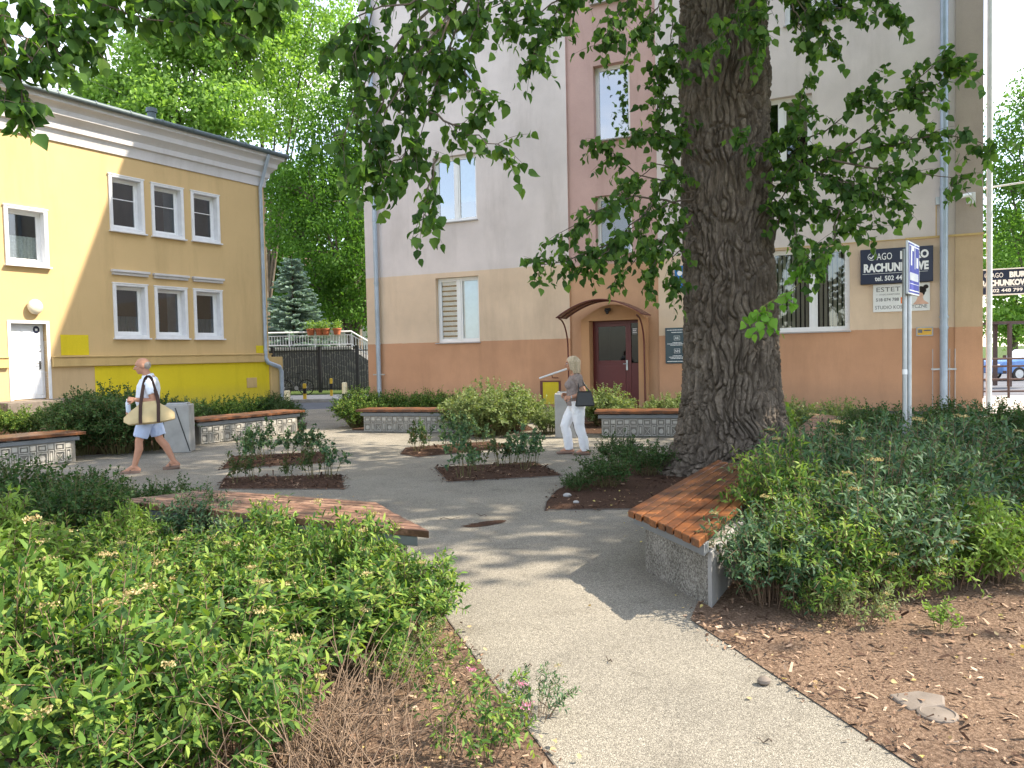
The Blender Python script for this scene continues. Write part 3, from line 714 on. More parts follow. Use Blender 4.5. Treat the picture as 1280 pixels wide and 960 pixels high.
# deep jambs behind
m.box(7.63, 7.66, YB, .42, -.2, 2.52); m.box(9.07, 9.10, YB, .42, -.2, 2.52); m.box(7.63, 9.10, YB, .42, 2.52, 2.55)
m.build('portal', MAT['portal_paint'], tall)
dm = MB(); y = .12
dm.box(7.66, 9.07, y, y + .07, 2.44, 2.52); dm.box(7.66, 7.72, y, y + .07, .05, 2.44); dm.box(8.70, 8.78, y - .003, y + .07, .05, 2.44); dm.box(9.01, 9.07, y, y + .07, .05, 2.44)
dm.box(7.72, 8.70, y + .01, y + .06, .05, 1.32); dm.box(7.80, 8.62, y - .004, y + .012, .15, 1.24)
dm.box(7.72, 7.82, y + .01, y + .06, 1.32, 2.44); dm.box(8.62, 8.70, y + .01, y + .06, 1.32, 2.44); dm.box(7.82, 8.62, y + .01, y + .06, 2.36, 2.44); dm.box(7.82, 8.62, y + .01, y + .06, 1.32, 1.40)
dm.box(8.78, 9.01, y + .01, y + .06, .05, 1.32)
door = dm.build('door', MAT['maroon_door'], tall, bevel=.005)
m = MB(); m.quad((7.82, y + .03, 1.40), (8.62, y + .03, 1.40), (8.62, y + .03, 2.36), (7.82, y + .03, 2.36)); m.quad((8.78, y + .03, 1.32), (9.01, y + .03, 1.32), (9.01, y + .03, 2.44), (8.78, y + .03, 2.44)); m.build('pane', MAT['dim_glass'], door)
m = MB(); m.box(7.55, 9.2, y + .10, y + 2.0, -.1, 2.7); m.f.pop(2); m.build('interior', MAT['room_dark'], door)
m = MB(); m.box(8.63, 8.68, y - .012, y - .004, 1.12, 1.40); m.tube([(8.655, y - .012, 1.30), (8.655, y - .05, 1.30), (8.56, y - .05, 1.30)], .011, 8); m.build('handle', MAT['galvanised'], door, smooth=True)
m = MB(); m.box(8.81, 8.96, y + .024, y + .027, 2.12, 2.30); m.build('notice', MAT['sign_grey_ink'], door)
m = MB()
for k in range(3): m.box(8.825, 8.945 - .02 * (k % 2), y + .020, y + .0235, 2.26 - k * .05, 2.28 - k * .05)
m.build('notice_print', MAT['sign_white'], door)
m = MB(); m.box(7.42, 9.30, -.55, .1, -.2, .05); m.build('doorstep', MAT['concrete'], tall, bevel=.01)
# canopy: barrel sheet of smoked acrylic with metal rims and two curved brackets
CX0, CX1, CZ, CR = 6.98, 9.42, 2.62, .45
m = MB(); n = 20
for k in range(n):
    q0, q1 = k / n, (k + 1) / n
    xa, xb = CX0 + (CX1 - CX0) * q0, CX0 + (CX1 - CX0) * q1; za, zb = CZ + CR * sin(pi * q0) ** .9, CZ + CR * sin(pi * q1) ** .9
    for off in (0, .006): m.quad((xa, -1.0, za + off), (xb, -1.0, zb + off), (xb, -.20, zb + off), (xa, -.20, za + off))
can = m.build('canopy', MAT['smoked_acrylic'], tall, smooth=True)
m = MB()
for yy in (-1.0, -.6, -.21): m.tube([(CX0 + (CX1 - CX0) * k / n, yy, CZ - .008 + CR * sin(pi * k / n) ** .9) for k in range(n + 1)], .018, 6)
for xx in (CX0, CX1): m.tube([(xx, -1.0, CZ), (xx, -.2, CZ)], .018, 6)
m.build('canopy_rim', MAT['brown_metal'], can, smooth=True)
for xx in (CX0 + .06, CX1 - .17):
    m = MB(); m.tube([(xx, -.97, CZ - .01)] + [(xx, -.26 - .68 * (1 - sin(pi / 2 * k / 8)), CZ - .03 - .85 * (1 - cos(pi / 2 * k / 8))) for k in range(9)] + [(xx, -.24, .3), (xx, -.24, .05)], .022, 8); m.build('canopy_bracket', MAT['brown_metal'], can, smooth=True)
m = MB(); m.box(8.15, 8.30, -.26, -.20, 2.78, 2.86); m.ball((8.24, -.32, 2.80), (.09, .08, .05)); m.ball((8.24, -.33, 2.74), (.05, .05, .05)); m.build('door_lamp', MAT['dark_metal'], tall, smooth=True)
m = MB(); m.box(6.14, 6.64, -.012, .02, .15, .80); vp = m.build('vent_panel', MAT['bright_yellow_paint'], tall, bevel=.003)
m = MB(); m.box(6.06, 6.14, -.02, .02, .11, .84); m.box(6.64, 6.70, -.02, .02, .11, .84); m.box(6.14, 6.64, -.02, .02, .80, .84); m.build('vent_frame', MAT['brown_metal'], vp)
m = MB(); m.box(0, 7.0, -.03, -.004, -.1, .06); m.box(9.62, 16.6, -.03, -.004, -.1, .06); m.build('plinth', MAT['flat_roof'], tall)
dp = pipe_obj('downpipe', tall, [(.50, -.14, .1), (.50, -.14, TH)], .075, 'zinc_pipe', [(2.06, 1.2), (4.0, 1.15), (6.0, 1.15), (9, 1.15)])
m = MB(); m.box(.28, .72, -.15, -.12, 1.05, 1.09); m.build('pipe_clip', MAT['galvanised'], dp)
dp2 = pipe_obj('downpipe', tall, [(16.40, -.15, .1), (16.40, -.15, TH)], .085, 'zinc_pipe', [(2.3, 1.15), (5.3, 1.12), (8.3, 1.12), (2.05, 1.15)])
m = MB(); m.box(16.14, 16.66, -.16, -.13, 1.05, 1.09)
for xx in (16.17, 16.52, 16.63): m.tube([(xx, -.15, -.1), (xx, -.15, 1.55)], .008, 6)
m.build('pipe_guard', MAT['galvanised'], dp2)
dp3 = pipe_obj('downpipe', tall, [(TLEN + .13, .02, .1), (TLEN + .13, .02, TH)], .06, 'white_pipe', [(1.9, 1.15), (4.6, 1.1), (7.5, 1.1)])
m = MB(); m.box(15.6, TLEN + .02, -.06, -.033, 4.17, 4.22); m.tube([(16.25, -.02, 4.2), (16.25, -.02, 5.0)], .01, 6); m.tube([(15.7, -.03, 4.15), (15.7, -.03, 3.95)], .01, 6); m.build('cable_duct', MAT['yellow_trim_paint'], tall)
m = MB(); m.box(16.24, 16.40, -.08, -.002, 4.94, 5.12); m.build('junction_box', MAT['galvanised'], tall, bevel=.005)
m = MB(); m.box(12.5, 15.6, -.02, -.002, 4.19, 4.21); m.build('paint_line', MAT['yellow_trim_paint'], tall)

# camera on the corner
cc = empty('security_camera', (0, 0, 0), 0, 'small white security camera on the tall block corner', 'camera'); cc.matrix_world = tall.matrix_basis @ Matrix.Translation((16.95, -.06, 5.05))
m = MB(); m.box(-.09, .09, -.05, .03, -.16, .10); m.build('junction_base', MAT['white_trim'], cc, bevel=.01)
m = MB(); m.tube([(-.02, -.06, .04), (-.14, -.16, .02), (-.28, -.24, -.03)], .045, 10); m.build('camera_body', MAT['white_plastic'], cc, smooth=True)
m = MB(); m.tube([(-.28, -.24, -.03), (-.33, -.27, -.05)], .05, 10); m.build('hood', MAT['dark_metal'], cc, smooth=True)

# ---- lettering helper
_txt = []
def text(parent, s, x, z, h, mat, y=-.002, width=None, align='LEFT', bold=0.0, name='lettering'):
    """letters in the parent's local x/z plane, facing -y"""
    cu = bpy.data.curves.new(name, 'FONT'); cu.body = s; cu.size = h / .70; cu.align_x = align; cu.offset = bold; cu.extrude = .0015; cu.resolution_u = 3
    o = bpy.data.objects.new(name, cu); COL.objects.link(o)
    _txt.append((o, parent, x, y, z, mat, width)); return o
def flush_text():
    dg = bpy.context.evaluated_depsgraph_get()
    for (o, parent, x, y, z, mat, width) in _txt:
        me = bpy.data.meshes.new_from_object(o.evaluated_get(dg)); me.name = 'lettering'
        n = len(me.vertices); co = np.zeros(n * 3, np.float32); me.vertices.foreach_get('co', co); co = co.reshape(-1, 3)
        if width and n:
            w = co[:, 0].max() - co[:, 0].min(); co[:, 0] *= width / w
        if n:
            c2 = np.stack([co[:, 0] + x, y - co[:, 2], co[:, 1] + z], 1); me.vertices.foreach_set('co', c2.astype(np.float32).ravel())
        me.update(); me.materials.clear(); me.materials.append(MAT[mat])
        nm = o.name; bpy.data.objects.remove(o)
        q = bpy.data.objects.new('lettering', me); COL.objects.link(q); q.parent = parent
    _txt.clear()
def on_tall(name, x, y, z, label, cat, rz=0, group=None):
    o = empty(name, (0, 0, 0), 0, label, cat, group); o.matrix_world = tall.matrix_basis @ Matrix.Translation((x, y, z)) @ Matrix.Rotation(rz, 4, 'Z'); return o

# big navy sign
def navy_sign(root, w, h, dep, phone):
    m = MB(); m.box(0, w, 0, dep, 0, h); m.build('panel', MAT['navy_sign'], root, bevel=.012)
    u = w / 1.56; v = h / .82
    text(root, 'AGO', .36 * u, .56 * v, .16 * v, 'sign_white', width=.33 * u)
    text(root, 'BIURO', .86 * u, .56 * v, .17 * v, 'sign_white', width=.60 * u, bold=.012)
    text(root, 'RACHUNKOWE', .07 * u, .29 * v, .18 * v, 'sign_white', width=1.39 * u, bold=.013)
    text(root, phone, .32 * u, .07 * v, .11 * v, 'sign_white', width=.90 * u, bold=.003)
    m = MB(); m.box(.05 * u, 1.45 * u, -.003, 0, .235 * v, .242 * v)
    c = Vector((.25 * u, 0, .64 * v)); R = .085 * v
    for k in range(30):
        a0, a1 = 2 * pi * k / 30, 2 * pi * (k + 1) / 30
        if 5 <= k <= 8: continue
        m.quad(*[(c.x + rr * cos(a), -.003, c.z + rr * sin(a)) for rr, a in ((R, a0), (R, a1), (R * .86, a1), (R * .86, a0))])
    def bar(p, q, t):
        p, q = Vector(p), Vector(q); d = (q - p).normalized(); w_ = Vector((-d.y, d.x)) * t
        m.quad(*[(c.x + e.x, -.0035, c.z + e.y) for e in (p - w_, q - w_, q + w_, p + w_)])
    bar((-.05 * v, 0), (-.01 * v, -.045 * v), .013 * v); bar((-.015 * v, -.045 * v), (.085 * v, .075 * v), .013 * v)
    m.build('emblem', MAT['sign_white'], root)
s1 = on_tall('shop_sign', 14.62, -.16, 3.15, 'large navy sign with white AGO lettering on the cream wall band', 'sign'); navy_sign(s1, 1.56, .84, .14, 'tel. 502 448 799')
# white cosmetics sign
s2 = on_tall('shop_sign', 14.90, -.04, 2.47, 'white cosmetics sign with portrait below the large navy sign', 'sign')
m = MB(); m.box(0, 1.22, 0, .03, 0, .67); m.build('panel', MAT['sign_white_flat'], s2, bevel=.004)
text(s2, 'ESTET', .06, .49, .11, 'sign_grey_ink', width=.52, name='lettering')
text(s2, 'STUDIO KOSMETYCZNE', .14, .405, .035, 'sign_grey_ink', width=.44)
text(s2, '518 074 788', .06, .26, .075, 'sign_grey_ink', width=.50, bold=.002)
text(s2, 'STUDIO KOSMETYCZNE', .04, .07, .085, 'sign_grey_ink', width=1.12)
m = MB(); m.box(.06, .12, -.002, 0, .42, .424); m.build('print_line', MAT['sign_grey_ink'], s2)
m = MB(); m.box(.60, .63, -.002, 0, .19, .34); m.box(.63, .68, -.002, 0, .19, .22); m.box(.63, .66, -.002, 0, .30, .34); m.build('emblem', MAT['sign_orange'], s2)
def disc(m, cx, cz, rx, rz, y, a0=0, n=22, rot=0):
    m.add([(cx + rx * cos(2 * pi * k / n) * cos(rot) - rz * sin(2 * pi * k / n) * sin(rot), y, cz + rx * cos(2 * pi * k / n) * sin(rot) + rz * sin(2 * pi * k / n) * cos(rot)) for k in range(n)], [tuple(range(n))])
m = MB(); disc(m, 1.01, .42, .085, .125, -.003, rot=.15); m.add([(.97, -.0025, .36), (1.06, -.0025, .36), (1.09, -.0025, .25), (1.19, -.0025, .18), (1.19, -.0025, .155), (.86, -.0025, .155), (.93, -.0025, .24)], [tuple(range(7))]); m.build('portrait', MAT['sign_skin'], s2)
m = MB(); disc(m, 1.05, .50, .10, .075, -.0036, rot=-.5); disc(m, 1.135, .565, .055, .05, -.0034); disc(m, 1.09, .45, .03, .08, -.0036); disc(m, .965, .45, .018, .006, -.0036); disc(m, 1.02, .45, .018, .006, -.0036); m.build('portrait_hair', MAT['sign_hair'], s2)
m = MB(); disc(m, .985, .345, .02, .008, -.0038); m.build('portrait_lips', MAT['sign_orange'], s2)
# small notice
s3 = on_tall('notice_plate', 15.83, -.03, 1.86, 'small framed yellow notice plate below the white sign', 'sign')
m = MB(); m.box(0, .36, 0, .025, 0, .22); m.build('frame', MAT['brown_strap'] if False else MAT['sill_grey'], s3, bevel=.006)
m = MB(); m.box(.03, .33, -.002, 0, .03, .19); m.build('plate', MAT['sign_yellow'], s3)
m = MB(); m.box(.04, .13, -.004, -.002, .08, .16); m.box(.16, .31, -.004, -.002, .12, .15); m.build('print', MAT['sign_grey_ink'], s3)
# teal plaque by the door
s4 = on_tall('law_plaque', 9.78, -.04, 1.29, 'dark teal plaque with two white monograms right of the maroon door', 'sign')
m = MB(); m.box(0, .64, 0, .03, 0, .97); m.build('panel', MAT['teal_plaque'], s4, bevel=.004)
m = MB()
for zz, w in ((.90, .54), (.835, .30), (.56, .24), (.525, .52), (.49, .36), (.20, .24), (.165, .44), (.13, .36), (.05, .54)):
    k = 0; x = .32 - w / 2
    while x < .32 + w / 2:
        l = .018 + .02 * ((k * 7) % 3); m.box(x, min(x + l, .32 + w / 2), -.003, 0, zz, zz + .016); x += l + .008; k += 1
for zz in (.63, .28):
    m.box(.24, .40, -.003, 0, zz, zz + .006); m.box(.24, .40, -.003, 0, zz + .114, zz + .12); m.box(.24, .246, -.003, 0, zz + .006, zz + .114); m.box(.394, .40, -.003, 0, zz + .006, zz + .114)
m.build('print', MAT['sign_white'], s4)
text(s4, 'AK', .262, .655, .07, 'sign_white', width=.115); text(s4, 'NH', .262, .305, .07, 'sign_white', width=.115)
# blue sign partly behind the trunk
s5 = on_tall('shop_sign', 10.06, -.05, 3.22, 'bright blue sign partly hidden behind the big tree trunk', 'sign')
m = MB(); m.box(0, 1.5, 0, .04, 0, .70); m.build('panel', MAT['sign_azure'], s5, bevel=.005)
text(s5, 'AGO', .24, .42, .17, 'sign_white', width=.42); 
m = MB(); disc(m, .14, .5, .07, .07, -.003); m.build('emblem', MAT['sign_white'], s5)
# projecting sign at the corner
s6 = on_tall('hanging_sign', TLEN + .28, 3.0, 2.95, 'navy AGO sign projecting from the far corner past the white pipe', 'sign'); navy_sign(s6, 1.27, .64, .10, '502 448 799')
m = MB(); m.box(-.05, 1.29, -.012, .112, -.03, 0.0); m.build('frame', MAT['white_trim'], s6); m = MB(); m.box(-.05, 1.29, -.012, .112, .64, .67); m.build('frame', MAT['white_trim'], s6)
arm = on_tall('wall_lamp', TLEN + .05, .3, 5.28, 'white lamp arm reaching out from the building corner', 'lamp')
m = MB(); m.tube([(0, 0, 0), (1.6, -.1, .10)], .022, 8); m.build('arm', MAT['white_plastic'], arm, smooth=True)
m = MB(); m.box(1.45, 1.75, -.2, 0, -.10, .05); m.build('lamp_head', MAT['white_trim'], arm, bevel=.01)
# handrail by the portal
hr = on_tall('handrail', 0, 0, 0, 'pale slanted handrail fixed left of the maroon door', 'handrail')
m = MB(); m.tube([(6.26, -.55, .93), (7.35, -.40, 1.28)], .028, 8); m.build('rail', MAT['white_trim'], hr, smooth=True)
for (x, z) in ((6.62, 1.04), (7.2, 1.22)):
    m = MB(); m.tube([(x, -.50, z), (x, -.44, z - .10), (x, .0, z - .12)], .014, 6); m.build('bracket', MAT['brown_metal'], hr, smooth=True)

# ---- the yellow building: local x towards its far corner (facade at x<0), y into the building
YB0 = (-8.51, 26.70); YROT = math.atan2(.8533201, .52138739); YLEN = 19.0; YDEP = 11.0; YH = 7.95
yel = empty('yellow_building', (YB0[0], YB0[1], 0), YROT, 'two storey yellow building with white moulded cornice', 'building')
WD = .20
wins = [(-8.30, -7.40, 4.30, 5.66), (-5.50, -4.60, 5.52, 6.97), (-4.19, -3.27, 5.52, 6.95), (-2.83, -1.95, 5.54, 6.95),
        (-5.50, -4.60, 2.43, 3.86), (-4.20, -3.26, 2.43, 3.85), (-2.86, -1.96, 2.43, 3.85)]
ops = [(a, b, c, d, WD) for a, b, c, d in wins]; dop = (-8.34, -7.46, .70, 2.70, .30)
m = MB(); wall_mesh(m, -YLEN, 0, -.2, YH, ops + [dop]); reveals(m, ops + [dop])
m.quad((0, 0, -.2), (0, YDEP, -.2), (0, YDEP, YH), (0, 0, YH)); m.quad((0, YDEP, -.2), (-YLEN, YDEP, -.2), (-YLEN, YDEP, YH), (0, YDEP, YH)); m.quad((-YLEN, YDEP, -.2), (-YLEN, 0, -.2), (-YLEN, 0, YH), (-YLEN, YDEP, YH))
m.build('wall', MAT['yellow_wall_paint'], yel)
for i, (a, b, c, d) in enumerate(wins):
    f = window(yel, a, b, c, d, WD - .035, mull=(), fw=.06, sill=False, rail=.60 if i in (1, 2, 3) else None,
               blind=[('lace', 0, 1, 0, .52, 'lace_curtain')] if i == 0 else [('lace', 0, 1, 0, .38, 'blind_dark')] if i in (4, 6) else [('lace', .55, 1, 0, 1, 'blind_dark')] if i in (2, 5) else None)
    m = MB(); t = .085
    for (x0, x1, z0, z1) in ((a - t, a, c - t, d + t), (b, b + t, c - t, d + t), (a, b, d, d + t), (a, b, c - t, c)):
        m.box(x0, x1, -.045, .02, z0, z1)
    m.box(a - t - .02, b + t + .02, -.06, .0, d + t - .035, d + t + .002); 
    # white painted reveals lining
    for (x0, x1, z0, z1) in ((a, a + .012, c, d), (b - .012, b, c, d), (a + .012, b - .012, d - .012, d), (a + .012, b - .012, c, c + .012)):
        m.box(x0, x1, -.04, WD - .036, z0, z1)
    m.build('surround', MAT['white_trim'], f, bevel=.006)
    m = MB(); m.box(a - .12, b + .12, -.12, .0, c - .13, c - .088); m.build('sill', MAT['white_trim'], f, bevel=.008)
    if i >= 4:
        m = MB(); m.box(a - .12, b + .14, -.13, .0, d + .38, d + .45); m.box(a - .09, b + .11, -.08, 0, d + .30, d + .38); m.build('drip_moulding', MAT['cornice_plaster'], f, bevel=.01)
# door
m = MB(); m.box(-8.34, -7.46, .16, .22, .72, 2.70)
for i in range(3):
    for (z0, z1) in ((.82, 1.42), (1.50, 2.05), (2.13, 2.60)):
        x = -8.24 + i * .26; m.box(x, x + .20, .148, .162, z0, z1)
yd = m.build('door', MAT['white_door_paint'], yel, bevel=.008)
m = MB(); m.box(-8.42, -8.34, -.02, .2, .70, 2.78); m.box(-7.46, -7.38, -.02, .2, .70, 2.78); m.box(-8.34, -7.46, -.02, .2, 2.70, 2.78); m.build('door_frame', MAT['white_trim'], yd, bevel=.005)
m = MB(); m.box(-7.60, -7.56, .13, .15, 1.50, 1.72); m.tube([(-7.58, .14, 1.65), (-7.58, .09, 1.65), (-7.68, .09, 1.65)], .012, 6); m.ball((-7.57, .14, 1.98), .018); m.build('handle', MAT['dark_metal'], yd, smooth=True)
m = MB(); disc(m, -7.64, 2.55, .085, .10, .144); m.build('number_plate', MAT['navy_sign'], yd)
m = MB(); m.box(-7.67, -7.61, .140, .1425, 2.52, 2.58); m.build('number_print', MAT['sign_white'], yd)
# belt course, painted patches, grating
m = MB(); m.box(-7.36, .04, -.09, .0, 1.55, 1.80); m.box(-7.36, .06, -.12, .0, 1.80, 1.84); m.box(-YLEN, -8.44, -.09, 0, 1.55, 1.80); m.box(-YLEN, -8.44, -.12, 0, 1.80, 1.84); m.build('belt_course', MAT['yellow_trim_paint'], yel, bevel=.012)
m = MB(); m.box(-6.2, -.02, -.012, .0, -.1, 1.545); m.build('painted_patch', MAT['bright_yellow_paint'], yel)
m = MB(); m.box(-7.10, -6.34, -.008, .0, 1.86, 2.42); m.build('painted_patch', MAT['bright_yellow_paint'], yel)
m = MB(); m.box(-.55, -.2, -.008, 0, 1.86, 2.12); m.build('painted_patch', MAT['bright_yellow_paint'], yel)
m = MB(); m.box(-1.0, -.58, -.03, -.013, .68, 1.02); m.build('wall_grating', MAT['yellow_trim_paint'], yel, bevel=.006)
# cornice profile swept along the front and the far end
prof = [(0, 7.62), (-.05, 7.62), (-.06, 7.82), (-.10, 7.90), (-.16, 7.93), (-.17, 8.08), (-.26, 8.20), (-.34, 8.26), (-.36, 8.40), (-.44, 8.50), (-.52, 8.54), (-.54, 8.66), (0, 8.66)]
m = MB(); k = len(prof); vs = []
for (y, z) in prof: vs.append((-YLEN, y, z))
for (y, z) in prof: vs.append((-y, y, z))
for (y, z) in prof: vs.append((-y, YDEP, z))
m.add(vs, [(i, k + i, k + i + 1, i + 1) for i in range(k - 1)] + [(k + i, 2 * k + i, 2 * k + i + 1, k + i + 1) for i in range(k - 1)])
m.build('cornice', MAT['cornice_plaster'], yel, smooth=True, angle=25)
m = MB(); m.tube([(-YLEN, -.60, 8.72), (.62, -.60, 8.70)], .075, 12); m.tube([(.62, -.6, 8.70), (.62, YDEP, 8.70)], .07, 10)
for kx in range(0, 19): m.tube([(-kx - .2, -.60, 8.72), (-kx - .23, -.60, 8.72)], .085, 10)
m.build('gutter', MAT['dark_gutter'], yel, smooth=True)
m = MB(); e = .56; z0, z1 = 8.68, 10.0
m.add([(-YLEN, -e, z0), (e, -e, z0), (e, YDEP + e, z0), (-YLEN, YDEP + e, z0), (-YLEN + 5, YDEP / 2, z1), (-5, YDEP / 2, z1)], [(0, 1, 5, 4), (1, 2, 5), (2, 3, 4, 5), (3, 0, 4), (3, 2, 1, 0)])
rf = m.build('roof', MAT['sheet_roof'], yel)
m = MB(); m.tube([(-3.2, 1.4, 8.7), (-3.2, 1.4, 9.62)], .13, 10); m.tube([(-3.2, 1.4, 9.62), (-3.2, 1.4, 9.75)], .17, 10); m.build('chimney', MAT['dark_gutter'], rf)
m = MB(); m.box(-8.3, -7.9, 1.6, 2.0, 8.8, 10.05); m.box(-8.35, -7.85, 1.55, 2.05, 10.05, 10.1); m.build('chimney', MAT['dark_gutter'], rf)
m = MB(); m.box(-10.2, -8.9, 1.4, 2.6, 8.8, 10.0); m.box(-10.3, -8.8, 1.3, 2.7, 10.0, 10.08); m.build('roof_hatch', MAT['white_trim'], rf)
m = MB(); m.tube([(-9.1, 1.0, 8.7), (-9.1, 1.0, 10.6)], .02, 6); m.tube([(-9.1, 1.0, 10.4), (-3.2, 1.4, 9.8)], .006, 4); m.build('aerial', MAT['dark_metal'], rf)
yp = pipe_obj('downpipe', yel, [(-.22, -.10, 1.62), (-.22, -.10, 7.55), (-.22, -.35, 8.1), (-.22, -.58, 8.62)], .06, 'zinc_pipe', [(1.95, 1.15), (4.8, 1.15), (6.9, 1.15)])
m = MB(); m.tube([(-.22, -.10, 1.66), (-.16, -.14, 1.52), (.28, -.2, 1.36), (.36, -.2, 1.20), (.36, -.2, .0)], .075, 12); m.build('pipe_foot', MAT['zinc_pipe'], yp, smooth=True)
m = MB(); m.box(.005, .55, -.08, .25, -.1, 1.72); m.build('buttress', MAT['yellow_trim_paint'], yel, bevel=.02)
# steps to the white door
m = MB(); m.box(-9.0, -6.9, -1.1, .0, -.1, .70); m.box(-8.9, -6.7, -1.45, -1.103, -.1, .47); m.box(-8.9, -6.5, -1.8, -1.453, -.1, .24); m.build('doorstep', MAT['stone_slab'], yel, bevel=.015)
# globe lamp
gl = empty('globe_lamp', (0, 0, 0), 0, 'round cream wall lamp above the white door', 'lamp'); gl.matrix_world = yel.matrix_basis @ Matrix.Translation((-7.76, 0, 3.14))
m = MB(); m.lathe([(.13, 0), (.13, .05)], n=18, M=Matrix.Rotation(pi / 2, 4, 'X')); m.build('base', MAT['yellow_trim_paint'], gl, smooth=True)
m = MB(); m.ball((0, -.10, 0), (.19, .12, .20), 20, 12); m.build('globe', MAT['lamp_glass'], gl, smooth=True)
flush_text()
#@@REST

# ================================================================== BENCHES, BINS, STREET FURNITURE
def slats_mesh(a0, a1, b0, b1, ztop, n, th=.05, gap=.010, jag=.012):
    """n boards running a0->a1 (back) ... b0->b1 (front)"""
    m = MB(); a0, a1, b0, b1 = [Vector((p[0], p[1], 0)) for p in (a0, a1, b0, b1)]
    wd = (b0 - a0).length
    for i in range(n):
        q0, q1 = i / n, (i + 1) / n - gap / wd
        j0, j1 = RNG.uniform(-jag, jag), RNG.uniform(-jag, jag); dz = RNG.uniform(-.002, .002)
        d = (a1 - a0).normalized()
        c = [a0.lerp(b0, q0) + d * j0, a1.lerp(b1, q0) + d * j1, a1.lerp(b1, q1) + d * j1, a0.lerp(b0, q1) + d * j0]
        m.add([(p.x, p.y, ztop - th + dz) for p in c] + [(p.x, p.y, ztop + dz) for p in c], [(3, 2, 1, 0), (4, 5, 6, 7), (0, 1, 5, 4), (1, 2, 6, 5), (2, 3, 7, 6), (3, 0, 4, 7)])
    bm = m
    return bm
def fixnorm(o):
    import bmesh
    b = bmesh.new(); b.from_mesh(o.data); bmesh.ops.recalc_face_normals(b, faces=b.faces); b.to_mesh(o.data); b.free(); return o

# the near right bench
a0, a1, b0 = G(786, 637, .48), G(897, 575, .48), G(876, 676, .48); b1 = a1 + (b0 - a0)
L = (a1 - a0).normalized(); Wd = (b0 - a0).normalized()
t = empty('slatted_bench', (0, 0, 0), 0, 'near wooden slat bench on a concrete block beside the right shrubs', 'bench')
fixnorm(slats_mesh(a0, a1, b0, b1, .48, 9, gap=.017, jag=.016).build('seat', MAT['bench_wood'], t, bevel=.005))
def P3(l, w, z): p = a0 + L * l + Wd * w; return (p.x, p.y, z)
wid = (b0 - a0).length; ln = (a1 - a0).length
m = MB(); m.add([P3(l, w, z) for z in (-.02, .355) for l, w in ((.22, .10), (.22, wid - .03), (ln - .1, wid - .03), (ln - .1, .10))], [(3, 2, 1, 0), (4, 5, 6, 7), (0, 1, 5, 4), (1, 2, 6, 5), (2, 3, 7, 6), (3, 0, 4, 7)])
t_mat = NT('exposed_aggregate'); t_mat.set(.9, .2)
v = t_mat.n('ShaderNodeTexVoronoi', i_Scale=95.0); t_mat.l(t_mat.co(), v.inputs['Vector'])
t_mat.base(t_mat.mix(.8, t_mat.ramp(t_mat.n_sep(v.outputs['Color']), [(0, (.13, .12, .105)), (.5, (.26, .245, .215)), (1, (.40, .38, .34))]), t_mat.ramp(t_mat.noise(5, 5, .65), [(.3, (.6, .6, .58)), (.7, (1.1, 1.1, 1.1))]), 'MULTIPLY'))
t_mat.bump(v.outputs['Distance'], .6, .008); MAT['aggregate'] = t_mat.m
fixnorm(m.build('base', MAT['aggregate'], t, bevel=.006))
m = MB(); m.add([P3(l, w, z) for z in (-.02, .36) for l, w in ((.215, wid - .027), (.215, wid + .02), (ln, wid + .02), (ln, wid - .027))], [(3, 2, 1, 0), (4, 5, 6, 7), (0, 1, 5, 4), (1, 2, 6, 5), (2, 3, 7, 6), (3, 0, 4, 7)])
fixnorm(m.build('side_plate', MAT['pale_concrete'], t, bevel=.004))
m = MB()
for l0, l1 in ((.10, .22), (ln * .5, ln * .5 + .1), (ln - .25, ln - .12)):
    m.add([P3(l, w, z) for z in (.357, .428) for l, w in ((l0, -.0), (l0, wid - .01), (l1, wid - .01), (l1, .0))], [(3, 2, 1, 0), (4, 5, 6, 7), (0, 1, 5, 4), (1, 2, 6, 5), (2, 3, 7, 6), (3, 0, 4, 7)])
fixnorm(m.build('bracket', MAT['bracket_grey'], t, bevel=.004))

# the near left bench (trapezoid)
c1, c2, c3, c4 = G(255, 612, .47), G(470, 628, .47), G(536, 664, .47), G(143, 626, .47)
t = empty('slatted_bench', (0, 0, 0), 0, 'low wooden slat bench rising behind the flowering shrubs at left', 'bench')
fixnorm(slats_mesh(c1, c2, c4, c3, .47, 9).build('seat', MAT['faded_wood'], t, bevel=.005))
cen = (c1 + c2 + c3 + c4) / 4
m = MB(); m.prism([tuple(p.lerp(cen, .12).to_2d()) for p in (c4, c3, c2, c1)], -.02, .35); fixnorm(m.build('base', MAT['aggregate'], t))
m = MB(); m.prism([tuple(p.lerp(cen, .06).to_2d()) for p in (c4, c3, c2, c1)], .353, .417); fixnorm(m.build('bracket', MAT['bracket_grey'], t, bevel=.004))
# bench behind the trunk
p0, p1, p2 = G(985, 545, .5), G(1020, 517, .5), G(1075, 560, .5)
t = empty('slatted_bench', (0, 0, 0), 0, 'wooden bench top half hidden between the trunk and the shrubs', 'bench')
fixnorm(slats_mesh(p0, p1, p2, p1 + (p2 - p0), .5, 9).build('seat', MAT['faded_wood'], t, bevel=.005))
cen = (p1 + p2) / 2
m = MB(); m.prism([tuple(p.lerp(cen, .12).to_2d()) for p in (p0, p2, p1 + (p2 - p0), p1)], -.02, .445); fixnorm(m.build('base', MAT['concrete'], t))

